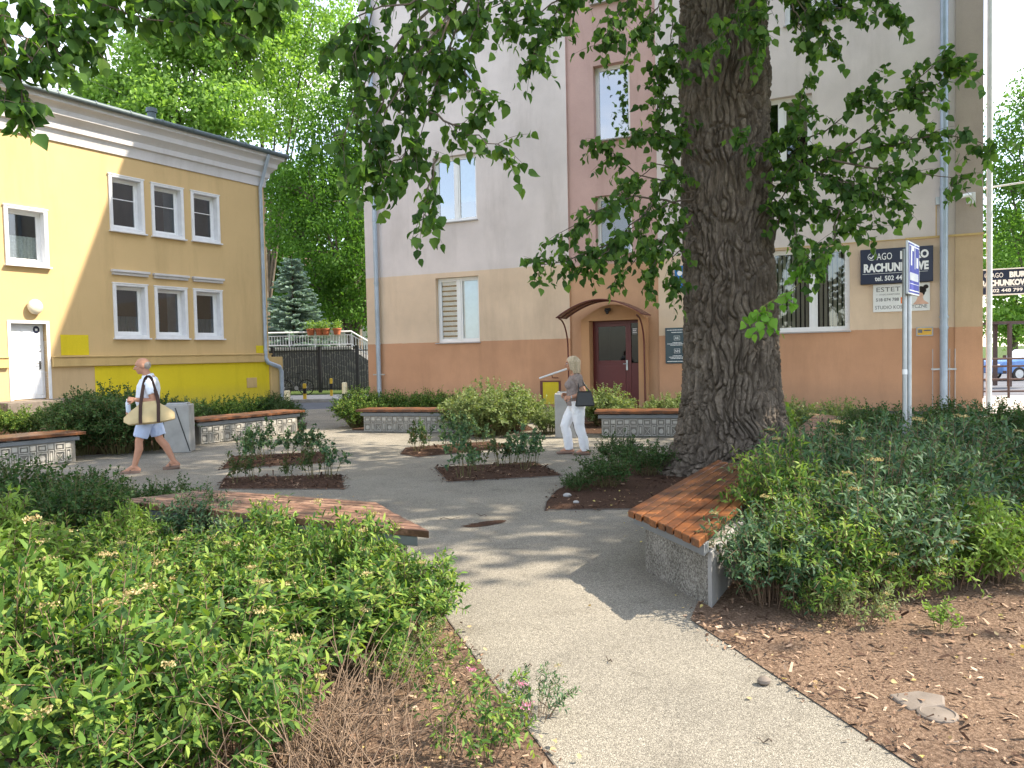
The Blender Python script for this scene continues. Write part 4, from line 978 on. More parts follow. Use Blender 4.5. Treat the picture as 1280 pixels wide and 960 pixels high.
def relief_bench(p0, p1, label, dep=.62, h=.5, split=None):
    p0, p1 = Vector(p0), Vector(p1); d = p1 - p0; n = d.length; rz = math.atan2(d.y, d.x)
    t = empty('planter_bench', (p0.x, p0.y, 0), rz, label, 'bench')
    m = MB(); m.box(0, n, 0, dep - .1, -.02, h - .145); m.build('base', MAT['relief_concrete'], t, bevel=.006)
    m = MB(); m.box(-.06, n + .06, -.03, dep - .08, h - .142, h - .075)
    k = -.0
    while k < n: m.box(k, k + .09, .0, dep - .1, h - .075, h - .052); k += .55
    m.build('bracket', MAT['bracket_grey'], t, bevel=.004)
    e = .13
    fixnorm(slats_mesh((-e, dep), (n + e, dep), (-e, -.12), (n + e, -.12), h, 7).build('seat', MAT['bench_wood'], t, bevel=.005))
    # cast relief of framed squares, discs and crosses
    m = MB(); H = h - .15; x = .02; i = 0
    def frame(x0, x1, z0, z1, w=.014, y=-.024):
        m.box(x0, x1, y, .003, z0, z0 + w); m.box(x0, x1, y, .003, z1 - w, z1); m.box(x0, x0 + w, y, .003, z0 + w, z1 - w); m.box(x1 - w, x1, y, .003, z0 + w, z1 - w)
    while x + .26 < n:
        frame(x, x + .15, H * .62, H - .015); m.box(x + .035, x + .115, -.02, .003, H * .62 + .035, H - .05)
        frame(x, x + .15, .02, H * .58)
        if i % 2:
            for s in (1, -1):
                zc = H * .30; Mx = Matrix.Translation((x + .075, -.004, zc)) @ Matrix.Rotation(s * .9, 4, 'Y'); m.box(-.075, .075, -.006, .004, -.006, .006, Mx)
        else:
            m.lathe([(.045, 0), (.045, .012)], (x + .075, .002, H * .30), 16, Matrix.Rotation(pi / 2, 4, 'X'))
        frame(x + .165, x + .245, .02, H * .66); m.box(x + .19, x + .22, -.02, .003, .06, H * .55)
        m.box(x + .165, x + .245, -.010, .003, H * .72, H - .02)
        x += .26; i += 1
    m.build('relief_panel', MAT['relief_edge'], t, bevel=.003)
    return t
pL = G(95, 577); q = G(0, 588); dd = (q - pL).normalized()
relief_bench(pL + dd * 3.2, pL, 'relief panel planter bench cut by the left picture edge')
relief_bench(G(250, 556), G(372, 541), 'relief panel planter bench between man and yellow wall shrubs')
relief_bench(G(455, 540), G(580, 541), 'relief panel planter bench in front of the terracotta wall band')
relief_bench(G(752, 546), G(905, 546), 'relief panel planter bench between the woman and the big trunk')

def litter_bin(x, y, rz, w, label):
    t = empty('concrete_bin', (x, y, 0), rz, label, 'litter bin')
    m = MB(); h = .86
    m.box(-w / 2, w / 2, -.03, .33, 0, h); b = m.build('body', MAT['pale_concrete'], t, bevel=.02)
    m = MB(); Mx = Matrix.Translation((.10, -.034, .42)) @ Matrix.Rotation(-.28, 4, 'Y'); m.box(-.008, .008, -.003, .003, -.41, .40, Mx); m.build('joint', MAT['dark_metal'], t)
    m = MB(); m.box(-w / 2 + .05, w / 2 - .05, .02, .28, h - .002, h + .03); m.build('lid', MAT['galvanised'], t, bevel=.008)
    m = MB(); m.box(-w / 2 + .1, w / 2 - .1, .07, .23, h + .03, h + .036); m.build('opening', MAT['dark_metal'], t)
litter_bin(-5.98, 13.5, .15, .44, 'pale concrete litter bin just behind the walking man')
litter_bin(1.02, 14.55, -.1, .42, 'grey concrete litter bin just behind the walking woman')

# sign on a post
sp = W(1134, 520, 8.9); spx, spy = sp.x, sp.y
t = empty('street_sign', (spx, spy, 0), 0, 'blue sign on a grey post rising from the right shrubs', 'sign')
m = MB(); m.tube([(-.028, 0, -.1), (-.028, 0, 2.76)], .027, 12); m.tube([(.034, .02, -.1), (.034, .02, 2.70)], .027, 12); m.build('post', MAT['galvanised'], t, smooth=True)
m = MB(); m.tube([(-.028, 0, 1.30), (-.028, 0, 1.36)], .029, 12, caps=False); m.build('sticker', MAT['sign_white'], t, smooth=True)
sg = MB(); w2, z0, z1 = .33, 2.22, 2.82
sg.box(-w2, w2, -.012, .012, z0, z1)
Rm = Matrix.Rotation(radians(52), 4, 'Z'); Mx = Matrix.Translation((.045, -.04, 0)) @ Rm
def rot_build(mb, name, mat, par, **k):
    mb.v = [tuple(Mx @ Vector(p)) for p in mb.v]; return mb.build(name, mat, par, **k)
pn = rot_build(sg, 'sign_panel', MAT['galvanised'], t, bevel=.004)
sg = MB(); sg.quad((-w2 + .02, -.0145, z0 + .02), (w2 - .02, -.0145, z0 + .02), (w2 - .02, -.0145, z1 - .02), (-w2 + .02, -.0145, z1 - .02)); rot_build(sg, 'sign_face', MAT['sign_blue'], pn)
sg = MB(); y = -.0175
def q4(x0, x1, za, zb): sg.quad((x0, y, za), (x1, y, za), (x1, y, zb), (x0, y, zb))
for (x0, x1, za, zb) in ((-.29, .29, z0 + .04, z0 + .052), (-.29, .29, z1 - .052, z1 - .04), (-.29, -.278, z0 + .052, z1 - .052), (.278, .29, z0 + .052, z1 - .052), (-.25, .25, z0 + .12, z0 + .126)): q4(x0, x1, za, zb)
x = -.24
for k in range(8): q4(x, x + .042, z0 + .16, z0 + .25); x += .06
for (x0, x1, za, zb) in ((-.2, -.13, z0 + .33, z0 + .55), (-.2, -.02, z0 + .50, z0 + .55), (.02, .05, z0 + .30, z0 + .58), (.12, .22, z0 + .32, z0 + .44)): q4(x0, x1, za, zb)
rot_build(sg, 'sign_print', MAT['sign_white'], pn)
m = MB(); m.box(-.07, .07, .013, .05, 2.30, 2.33); m.box(-.07, .07, .013, .05, 2.62, 2.65); rot_build(m, 'clamp', MAT['galvanised'], t)

# bollards by the road
def bollard(px, py, d, h, r, label, cream):
    p = W(px, py, d); t = empty('bollard', (p.x, p.y, 0 if d < 29 else .02), 0, label, 'bollard', 'bollards along the road')
    m = MB(); m.lathe([(r, -.1), (r, h * .98), (r * .7, h)], n=14); m.build('post', MAT['bollard_cream' if cream else 'bollard_yellow'], t, smooth=True)
    m = MB(); m.lathe([(r * 1.02, h * .12), (r * 1.02, h * .58)], n=14) if cream else m.lathe([(r * 1.03, h * .35), (r * 1.03, h * .7)], n=14); m.build('black_band', MAT['rubber'], t, smooth=True)
bollard(431, 492, 24.2, .85, .085, 'cream bollard with black band beside the centre shrubs', True)
bollard(359, 492, 22.0, .72, .085, 'cream bollard at the yellow building corner', True)
bollard(381, 492, 30.3, .62, .07, 'short yellow bollard on the kerb in front of the bicycle', False)
bollard(414, 480, 32.5, .75, .06, 'slim yellow bollard on the grass before the iron fence', False)

# ---- gap between the buildings: lawn strip, iron fence, bicycle, retaining wall, railing, pots
sheet('grass', [(-30, 33.6), (-3.0, 33.6), (-3.0, 60), (-30, 60)], 0.03, 'grass')
FY = 35.5
fx = [W(347, 470, FY).x - .2, W(400, 470, FY).x, W(447, 470, FY).x, W(447, 470, FY).x + 2.4]
t = empty('iron_fence', (0, 0, 0), 0, 'black iron picket fence in front of the dark stone wall', 'fence')
for x in fx:
    m = MB(); m.box(x - .07, x + .07, FY - .07, FY + .07, 0, 2.15); m.box(x - .08, x + .08, FY - .08, FY + .08, 2.15, 2.2); m.build('fence_post', MAT['dark_metal'], t)
m = MB(); x = fx[0] + .1
while x < fx[-1]: m.box(x - .019, x + .019, FY - .014, FY + .014, .12, 2.2); x += .115
m.box(fx[0], fx[-1], FY - .02, FY + .02, .2, .25); m.box(fx[0], fx[-1], FY - .02, FY + .02, 1.95, 2.0); m.build('pickets', MAT['dark_metal'], t)
RWY = 38.0; rx0, rx1 = W(325, 470, RWY).x - 4, W(440, 470, RWY).x; rx2 = W(475, 470, RWY).x + .3
t = empty('retaining_wall', (0, 0, 0), 0, 'dark rubble stone retaining wall with a pale coping', 'wall')
m = MB(); poly = [(rx0, 0), (rx2, 0), (rx2, .9), (rx1, 2.05), (rx0, 2.05)]
m.add([(x, RWY, z) for x, z in poly] + [(x, RWY + 6, z) for x, z in poly], [(0, 1, 2, 3, 4), (9, 8, 7, 6, 5)] + [(i, 5 + i, 5 + (i + 1) % 5, (i + 1) % 5) for i in range(5)]); fixnorm(m.build('wall_face', MAT['rubble'], t))
m = MB(); m.box(rx0, rx1, RWY - .1, RWY + .35, 2.053, 2.2); m.build('coping', MAT['concrete'], t, bevel=.02)
t = empty('railing', (0, 0, 0), 0, 'pale metal railing along the terrace, sloping down at right', 'railing')
m = MB(); m.tube([(rx0, RWY + .1, 2.95), (rx1, RWY + .1, 2.95), (rx2, RWY + .1, 1.9)], .04, 8); m.tube([(rx0, RWY + .1, 2.32), (rx1, RWY + .1, 2.32), (rx2, RWY + .1, 1.15)], .025, 6); m.tube([(rx0, RWY + .1, 2.78), (rx1, RWY + .1, 2.78), (rx2, RWY + .1, 1.75)], .02, 6); m.build('rails', MAT['white_trim'], t, smooth=True)
m = MB(); x = rx0
while x < rx2:
    k = max(0, (x - rx1) / (rx2 - rx1)); dz = -1.1 * k; m.box(x - .014, x + .014, RWY + .09, RWY + .11, 2.3 + dz, 2.8 + dz); x += .14
m.build('balusters', MAT['white_trim'], t)
m = MB()
for px in (330, 362, 394, 424, 440): xx = W(px, 450, RWY).x; m.tube([(xx, RWY + .1, 2.1), (xx, RWY + .1, 2.95)], .03, 6)
m.build('railing_posts', MAT['white_trim'], t, smooth=True)
for i, (px, lab) in enumerate(((388, 'leftmost terracotta pot tilted on the terrace railing'), (399, 'second terracotta pot with trailing plant on the railing'), (407, 'third terracotta pot close beside the second on the railing'), (421, 'terracotta pot apart at the right end of the railing'))):
    xx = W(px, 420, RWY - .1).x
    t = empty('flower_pot', (xx, RWY - .02, 2.80), 0, lab, 'flower pot', 'pots on the terrace railing')
    m = MB(); m.lathe([(.15, 0), (.20, .24), (.23, .25), (.23, .32), (.18, .32), (.17, .27)], n=14); m.build('pot', MAT['terracotta_pot'], t, smooth=True)
    g = np.random.default_rng(i); k = 150; P = g.normal(0, .13, (k, 3)) + [0, 0, .48]; o = link_mesh('plant', leaf_mesh('plant', P, g.normal(0, 1, (k, 3)), g.normal(0, .6, (k, 3)) + [0, 0, 1], g.uniform(.06, .13, k), OVAL), MAT['leaf_lime'], t)
t = empty('garden_house', (0, 0, 0), 0, 'pale house wall glimpsed beyond the chestnut trunk', 'building')
hx = W(428, 400, 62).x
m = MB(); m.box(hx - 7, hx + 6, 62, 70, 0, 8); m.build('wall', MAT['cornice_plaster'], t)
m = MB(); m.box(hx + .8, hx + 1.8, 61.95, 61.99, 4.2, 5.6); m.box(hx - 2, hx - 1, 61.95, 61.99, 4.2, 5.6); m.build('window', MAT['room_dark'], t)
m = MB(); m.add([(hx - 7.4, 61.5, 8), (hx + 6.4, 61.5, 8), (hx + 6.4, 70.5, 8), (hx - 7.4, 70.5, 8), (hx - 7.4, 66, 11), (hx + 6.4, 66, 11)], [(0, 1, 5, 4), (2, 3, 4, 5), (1, 2, 5), (3, 0, 4), (3, 2, 1, 0)]); m.build('roof', MAT['chimney_brick'], t)

# bicycle
BY = 33.9; bxl, bxr = W(355, 470, BY).x, W(382.5, 470, BY).x
t = empty('bicycle', (bxl, BY, .03), math.atan2(0.0, bxr - bxl), 'dark bicycle leaning at the iron fence', 'bicycle'); WBb = bxr - bxl
for x in (0, WBb):
    m = MB(); R = .33; m.tube([(x + R * cos(2 * pi * k / 28), 0, R + R * sin(2 * pi * k / 28)) for k in range(29)], .022, 6, caps=False); w_ = m.build('wheel', MAT['rubber'], t, smooth=True)
    m = MB()
    for k in range(14): a = 2 * pi * k / 14; m.tube([(x, 0, R), (x + R * cos(a), 0, R + R * sin(a))], .004, 4)
    m.tube([(x, -.05, R), (x, .05, R)], .025, 8); m.build('spokes', MAT['galvanised'], w_)
m = MB(); bb = (WBb * .56, 0, .30); seat = (WBb * .66, 0, .78); head = (WBb * .16, 0, .80); rear = (WBb, 0, .33)
for a, b in ((bb, seat), (bb, head), (seat, head), (bb, rear), (seat, rear)): m.tube([a, b], .018, 8)
m.tube([head, (WBb * .10, 0, .60), (0, 0, .33)], .016, 8); m.tube([(WBb * .13, 0, .60), (WBb * .18, 0, 1.0)], .016, 8); m.build('frame', MAT['bike_paint'], t, smooth=True)
m = MB(); m.tube([seat, (WBb * .69, 0, .93)], .013, 8); m.ball((WBb * .70, 0, .97), (.14, .08, .035)); m.build('saddle', MAT['rubber'], t, smooth=True)
m = MB(); m.tube([(WBb * .28, -.28, 1.0), (WBb * .18, -.08, 1.02), (WBb * .18, .08, 1.02), (WBb * .28, .28, 1.0)], .014, 8); m.build('handlebar', MAT['bike_paint'], t, smooth=True)
m = MB(); m.tube([(bb[0], -.06, .30), (bb[0] + .12, -.06, .18)], .012, 6); m.lathe([(.09, 0), (.09, .01)], (bb[0], -.05, .30), 16, Matrix.Rotation(pi / 2, 4, 'X')); m.build('crank', MAT['galvanised'], t, smooth=True)
m = MB(); m.box(WBb * .72, WBb * 1.12, -.06, .06, .70, .715); m.tube([(WBb * 1.08, 0, .71), (WBb, 0, .35)], .01, 6); m.build('luggage_rack', MAT['bike_paint'], t)

# ---- right hand street seen past the corner
t = empty('street_rail', (0, 0, 0), 0, 'brown tubular street railing beyond the building corner', 'railing')
ra, rb = W(1225, 480, 23.5), W(1330, 480, 23.0)
m = MB()
for z in (.18, .55, .95, 1.18): m.tube([(ra.x, ra.y, z), (rb.x, rb.y, z)], .03, 8)
m.build('rails', MAT['rail_brown'], t, smooth=True)
for k in range(4):
    q = ra.lerp(rb, k / 3 * .95 + .03); m = MB(); m.tube([(q.x, q.y, -.05), (q.x, q.y, 1.2)], .035, 8); m.build('rail_post', MAT['rail_brown'], t, smooth=True)
t = empty('pergola', (0, 0, 0), 0, 'brown timber shelter frame across the street behind the railing', 'shelter')
pa, pb = W(1244, 430, 30), W(1262, 430, 29)
m = MB()
for q in (pa, pb): m.box(q.x - .06, q.x + .06, q.y - .06, q.y + .06, 0, 2.4)
m.build('uprights', MAT['rail_brown'], t); m = MB(); m.box(pa.x - .5, pb.x + 3, 29, 30.2, 2.403, 2.5); m.build('roof_beam', MAT['rail_brown'], t); m = MB(); m.box(pa.x, pb.x, 29.3, 29.4, .5, .6); m.box(pa.x, pb.x, 29.3, 29.4, 1.1, 1.2); m.build('beams', MAT['rail_brown'], t)
# parked car
cp = W(1290, 452, 36)
t = empty('parked_car', (cp.x, cp.y, -.09), radians(4), 'blue parked car across the street at the right edge', 'car')
def car_profile(m, pts, w, inset=0.0):
    n = len(pts); vs = [(x, -w, z) for x, z in pts] + [(x, w, z) for x, z in pts]
    m.add(vs, [tuple(range(n)), tuple(range(2 * n - 1, n - 1, -1))] + [(i, n + i, n + (i + 1) % n, (i + 1) % n) for i in range(n)])
m = MB(); car_profile(m, [(-2.1, .35), (-2.15, .75), (-1.95, .95), (-.95, 1.02), (1.55, 1.0), (2.05, .9), (2.1, .35)], .86); fixnorm(m.build('body', MAT['car_blue'], t, bevel=.08))
m = MB(); car_profile(m, [(-1.0, 1.0), (-.35, 1.45), (.9, 1.48), (1.6, 1.0)], .72); cb = fixnorm(m.build('cabin', MAT['car_white'], t, bevel=.05))
m = MB()
for s in (-1, 1): m.add([(-.75, s * .728, 1.04), (-.25, s * .728, 1.38), (.85, s * .728, 1.40), (1.35, s * .728, 1.04)], [(0, 1, 2, 3)])
m.build('window', MAT['room_dark'], cb)
for x in (-1.3, 1.35):
    for s in (-1, 1):
        m = MB(); m.lathe([(.31, -.1), (.33, -.06), (.33, .06), (.31, .1)], (x, s * .78, .33), 20, Matrix.Rotation(pi / 2, 4, 'X')); w_ = m.build('wheel', MAT['rubber'], t, smooth=True)
        m = MB(); m.lathe([(.2, -.105), (.2, .105)], (x, s * .78, .33), 16, Matrix.Rotation(pi / 2, 4, 'X')); m.build('rim', MAT['galvanised'], w_)
m = MB(); m.ball((-2.1, -.6, .72), (.06, .16, .08)); m.build('headlight', MAT['sign_white'], t, smooth=True)

# small ground details
t = link_mesh('broken_slab', None, None) if False else None
sc = G(1150, 882)
m = MB(); pl_ = [(-.11, -.05), (.06, -.08), (.12, -.02), (.05, .06), (-.09, .09)]; m.prism(pl_, -.02, .022)
o = m.build('stone_slab', MAT['stone_slab'], None, bevel=.01); o.location = (sc.x, sc.y, .012); o.rotation_euler = (radians(3), radians(-4), .3); tag(o, 'flat grey broken stone slab lying in the mulch', 'stone')
sc = G(1172, 898); m = MB(); m.lathe([(.085, -.02), (.082, .012), (.07, .018), (.065, .013), (.02, .018)], n=22); o = m.build('valve_cover', MAT['stone_slab'], None, smooth=True); o.location = (sc.x, sc.y, .012); tag(o, 'round brown cover half buried beside the stone slab', 'cover')
sc = G(955, 856); m = MB(); m.ball((0, 0, .02), (.035, .028, .022), 8, 5); o = m.build('pebble', MAT['stone_slab'], None, smooth=True); o.location = (sc.x, sc.y, 0); tag(o, 'small brown pebble on the path edge', 'stone')
for (px, py, s, lab) in ((709, 623, .05, 'pale stone at the left tip of the tree bed'), (720, 631, .035, 'small pale stone in front of the first stone in the tree bed')):
    sc = G(px, py); m = MB(); m.ball((0, 0, s * .4), (s, s * .7, s * .55), 9, 6); o = m.build('stone', MAT['pale_concrete'], None, smooth=True); o.location = (sc.x, sc.y, .015); tag(o, lab, 'stone')
sc = G(607, 655)
m = MB(); k = 24; m.add([(sc.x + (.20 * cos(2 * pi * i / k)) * (1 + .25 * sin(3 * i)), sc.y + .10 * sin(2 * pi * i / k) + .10 * cos(2 * pi * i / k), .005) for i in range(k)], [tuple(range(k))]); o = m.build('dirt_patch', MAT['bark_mulch']); o['kind'] = 'structure'
for (px, py, a, l) in ((640, 905, .4, .12), (762, 832, 1.2, .06), (605, 648, 2.6, .14), (700, 770, .2, .07), (600, 782, 2.8, .08)):
    pass
tw = []
for (px, py, a, l) in ((765, 830, 2.0, .06), (608, 646, 2.5, .13), (965, 930, 2.9, .06), (700, 888, 2.7, .10), (665, 835, 2.9, .05), (550, 650, .1, .2)):
    s = G(px, py); pts = [(s.x + l * k / 5 * cos(a), s.y + l * k / 5 * sin(a), .012 + .01 * sin(k * 1.7)) for k in range(6)]; tw.append((np.array(pts), np.linspace(.004, .002, 6)))
o = link_mesh('fallen_twigs', tubes_mesh('fallen_twigs', tw, 5), MAT['bark_young']); tag(o, 'thin broken twigs lying on the path', 'twigs', kind='stuff')


# ================================================================== TREES
def branch_foliage(branches, g, size, tw_per_m=9, tw_len=(.22, .5), lpt=9, r0=.02):
    """branches: world polylines. returns leaf arrays and tube paths"""
    P, D, N, S, paths = [], [], [], [], []
    for br in branches:
        pts = np.array([tuple(p) for p in br], float)
        # resample with a smooth curve of 8 points
        seg = np.r_[0, np.cumsum(np.linalg.norm(np.diff(pts, axis=0), axis=1))]; Lb = seg[-1]
        q = np.linspace(0, Lb, 9); rp = np.stack([np.interp(q, seg, pts[:, c]) for c in range(3)], 1)
        rp[1:-1] = (rp[:-2] + 2 * rp[1:-1] + rp[2:]) / 4; rp[1:-1] += g.normal(0, .018, (7, 3))
        paths.append((rp, np.linspace(r0 * (.5 + .3 * Lb), .004, 9)))
        for k in range(int(Lb * tw_per_m) + 3):
            t = g.uniform(.12, 1.0) ** .8 if k > 2 else 1.0; kk = min(t * 8, 7.999); i = int(kk); p0 = rp[i] + (rp[i + 1] - rp[i]) * (kk - i); ax = unit(rp[i + 1] - rp[i])
            d = unit(ax * .7 + g.normal(0, .75, 3) + np.array([0, 0, -.25])); L = g.uniform(*tw_len)
            xs = np.linspace(0, 1, 9); tp = p0 + d * L * xs[:, None] + np.array([0, 0, -.28]) * L * (xs ** 2)[:, None]
            paths.append((tp, np.linspace(.0035, .0012, 9)))
            for j in range(lpt):
                u = (j + g.uniform(.2, 1)) / lpt; u = min(u, .999); kk = u * 8; i = int(kk); b = tp[i] + (tp[i + 1] - tp[i]) * (kk - i)
                pet = unit(g.normal(0, 1, 3) + d * .6) * g.uniform(.02, .05); b2 = b + pet + [0, 0, -.012]
                P.append(b2); D.append(np.array([0, 0, -.85]) + g.normal(0, .45, 3) + pet * 8); N.append(g.normal(0, 1, 3) + np.array([0, 0, .25])); S.append(size * g.uniform(.6, 1.2))
    return P, D, N, S, paths
def clump_leaves(g, centres, rad, n, size):
    C = np.repeat(np.asarray(centres), n, 0); k = len(C)
    P = C + g.normal(0, 1, (k, 3)) * rad * np.array([1, 1, .7]); D = g.normal(0, .6, (k, 3)) + [0, 0, -.5]; N = g.normal(0, .7, (k, 3)) + [0, 0, .8]
    return P, D, N, g.uniform(.65, 1.25, k) * size
def ellipsoid_pts(g, n, c, r, shell=.45):
    d = unit(g.normal(0, 1, (n, 3))); q = g.uniform(shell ** 3, 1, n) ** (1 / 3)
    return np.array(c) + d * q[:, None] * np.array(r)
def limb_tubes(g, limbs, n=10, k=9):
    out = []
    for pts, ra, rb in limbs:
        pts = np.array([tuple(p) for p in pts], float); seg = np.r_[0, np.cumsum(np.linalg.norm(np.diff(pts, axis=0), axis=1))]
        q = np.linspace(0, seg[-1], k); rp = np.stack([np.interp(q, seg, pts[:, c]) for c in range(3)], 1); rp[1:-1] = (rp[:-2] + 2 * rp[1:-1] + rp[2:]) / 4
        out.append((rp, np.linspace(ra, rb, k)))
    return tubes_mesh('limbs', out, n)

# ---- the big poplar
TX, TY = 2.98, 10.25
pop = empty('poplar_tree', (0, 0, 0), 0, 'huge old poplar with deeply furrowed bark in the middle of the square', 'tree')
def trunk_mesh():
    nT, nZ = 420, 760; ztop = 8.6
    zz = np.concatenate([np.linspace(-.1, 1.2, 200), np.linspace(1.2, ztop, nZ - 199)[1:]])
    V = np.zeros((nZ, nT, 3), np.float32)
    lobes = [(math.pi + .25, .42, 3.2), (math.pi * 1.45, .32, 3), (math.pi * 1.85, .28, 3.4), (.3, .26, 3), (1.4, .25, 3)]
    th = np.arange(nT) * 2 * pi / nT
    for i, z in enumerate(zz):
        zc = max(z, 0.0)
        R = .585 + .035 * max(0, 1 - abs(z - 5.2) / 1.0) ** 2 + .11 * math.exp(-zc / 1.3) + .06 * math.exp(-zc / .3) - .012 * max(0, zc - 3)
        fl = sum(A * np.maximum(0, np.cos(th - a)) ** (2 * k) for a, A, k in lobes) * math.exp(-zc / .42)
        cx, cy = TX - .016 * z, TY + .0 * z
        for j in range(nT):
            r = R + fl[j]; c, s = cos(th[j]), sin(th[j])
            p = Vector((c * r, s * r, z))
            w = noise.noise_vector(p * 1.9) * .12 + noise.noise_vector(Vector((p.x * 6, p.y * 6, p.z * 4))) * .05
            q = p + w
            d = noise.voronoi(Vector((q.x * 13.5, q.y * 13.5, q.z * 1.55)))[0]
            e1 = min(1.0, (d[1] - d[0]) / .26); e1 = e1 * e1 * (3 - 2 * e1)
            d2 = noise.voronoi(Vector((q.x * 20, q.y * 20, q.z * 9 + 9)))[0]
            e2 = min(1.0, (d2[1] - d2[0]) / .35)
            h = .056 * e1 + .024 * e2 * e1 + .026 * noise.noise(Vector((p.x * 2.2, p.y * 2.2, p.z * .7))) + .006 * noise.noise(p * 22)
            r2 = r + h - .065
            V[i, j] = (cx + c * r2, cy + s * r2, z)
    a = np.arange(nZ - 1)[:, None] * nT; b = np.arange(nT)[None]; b2 = (b + 1) % nT
    F = np.stack([a + b, a + b2, a + nT + b2, a + nT + b], -1).reshape(-1, 4)
    return np_mesh('trunk', V.reshape(-1, 3), None, F)
tm = trunk_mesh(); tm.polygons.foreach_set('use_smooth', [True] * len(tm.polygons)); link_mesh('trunk', tm, MAT['bark'], pop)
g = np.random.default_rng(11)
ctr = lambda z: (TX - .016 * z, TY, z)
BR = {
 'hang': [[(840, -110, 9.6), (700, -120, 8.8), (610, -60, 7.9), (565, 40, 7.2), (535, 130, 6.9), (515, 205, 6.7)], [(600, -30, 7.5), (520, 20, 7.0), (455, 100, 6.6), (428, 175, 6.5)],
          [(565, 60, 7.1), (590, 100, 6.9), (603, 128, 6.8)], [(535, 140, 6.9), (580, 165, 6.8), (622, 180, 6.7)], [(520, 180, 6.7), (492, 205, 6.6), (478, 222, 6.6)],
          [(545, 190, 6.7), (538, 230, 6.7), (530, 268, 6.7)], [(620, -50, 7.6), (540, 0, 7), (455, 15, 6.6), (418, 45, 6.5)], [(500, 60, 6.9), (470, 140, 6.7), (455, 205, 6.6)], [(560, 20, 7.2), (505, 90, 6.8), (470, 190, 6.6)], [(570, 0, 7.3), (545, 60, 7.0), (500, 140, 6.7)], [(590, -60, 7.6), (480, -20, 6.8), (440, 70, 6.5)], [(600, -40, 7.6), (600, 20, 7.2), (575, 75, 7.0)]],
 'top': [[(850, -60, 9.6), (730, -20, 8.5), (680, 30, 8.1), (664, 75, 8)], [(740, -30, 8.5), (650, -5, 8.0), (600, 15, 7.8)], [(850, -60, 9.6), (780, 0, 8.7), (756, 55, 8.5)], [(855, -20, 9.8), (820, 10, 9.2), (795, 35, 9.0)], [(760, -25, 8.6), (715, -5, 8.2), (640, 30, 7.9)], [(840, -10, 9.5), (838, 40, 9.4), (840, 80, 9.4)]],
 'left': [[(868, 240, 10.0), (835, 190, 9.6), (818, 120, 9.5), (828, 70, 9.5)], [(868, 240, 10), (815, 225, 9.5), (775, 200, 9.3), (755, 180, 9.3)], [(868, 265, 10), (800, 240, 9.4), (750, 262, 9.2), (702, 290, 9.0)], [(815, 255, 9.5), (765, 305, 9.2), (735, 328, 9.1)],
          [(800, 290, 9.4), (745, 312, 9.1), (700, 328, 9.0), (672, 331, 8.9)], [(868, 280, 10), (810, 305, 9.5), (772, 343, 9.3)], [(868, 200, 10), (825, 155, 9.6), (800, 165, 9.5)], [(868, 300, 10), (838, 325, 9.6), (842, 350, 9.6)], [(868, 250, 10), (830, 255, 9.5), (790, 280, 9.3), (770, 300, 9.2)], [(868, 180, 10), (840, 140, 9.6), (822, 100, 9.5)], [(868, 270, 10), (835, 290, 9.6), (812, 345, 9.5)], [(868, 230, 10), (820, 200, 9.5), (785, 235, 9.4)]],
 'right': [[(960, 225, 9.9), (1050, 195, 9.0), (1110, 140, 8.6), (1178, 72, 8.3)], [(1050, 195, 9), (1120, 178, 8.6), (1180, 170, 8.4), (1238, 182, 8.2)], [(1040, 200, 9.0), (1100, 212, 8.7), (1192, 222, 8.4)], [(960, 228, 9.9), (1020, 250, 9.2), (1055, 265, 9), (1080, 285, 8.8)],
           [(960, 215, 9.9), (995, 160, 9.2), (1005, 105, 9.1)], [(1110, 140, 8.6), (1160, 110, 8.4), (1192, 82, 8.3)], [(1050, 262, 9), (1040, 305, 8.8), (1015, 325, 8.5)], [(960, 238, 9.9), (998, 285, 9.2), (1000, 320, 9.0)], [(1010, 205, 9.4), (1060, 230, 8.9), (1120, 250, 8.7)], [(960, 225, 9.9), (1000, 185, 9.2), (1055, 150, 8.9), (1090, 105, 8.7)], [(960, 228, 9.9), (1015, 220, 9.1), (1080, 235, 8.8)]],
 'topright': [[(940, -60, 9.9), (1000, 5, 9.2), (1040, 48, 9)], [(930, -60, 9.8), (925, 15, 9.0), (900, 48, 8.9), (878, 62, 8.8)], [(960, -70, 9.8), (1085, -10, 8.8), (1118, 12, 8.7)], [(990, 5, 9.2), (1012, 55, 9.1)], [(960, -60, 9.8), (945, 0, 9.1), (950, 50, 9.0)], [(1000, -20, 9.3), (1030, 10, 9.0), (1060, 10, 8.9)]],
 'front': [[(968, 205, 9.75), (955, 182, 9.3), (930, 172, 9.15)], [(968, 300, 9.7), (985, 205, 9.2), (1000, 200, 9.1)]],
}
Pp, Dp, Np, Sp, pathp = [], [], [], [], []
for k, dens in (('hang', 11), ('top', 11), ('left', 12), ('right', 15), ('topright', 14), ('front', 12)):
    for acc, new in zip((Pp, Dp, Np, Sp, pathp), branch_foliage([[W(*q) for q in b] for b in BR[k]], g, .106, dens, (.14, .36), 8, .016)): acc.extend(new)
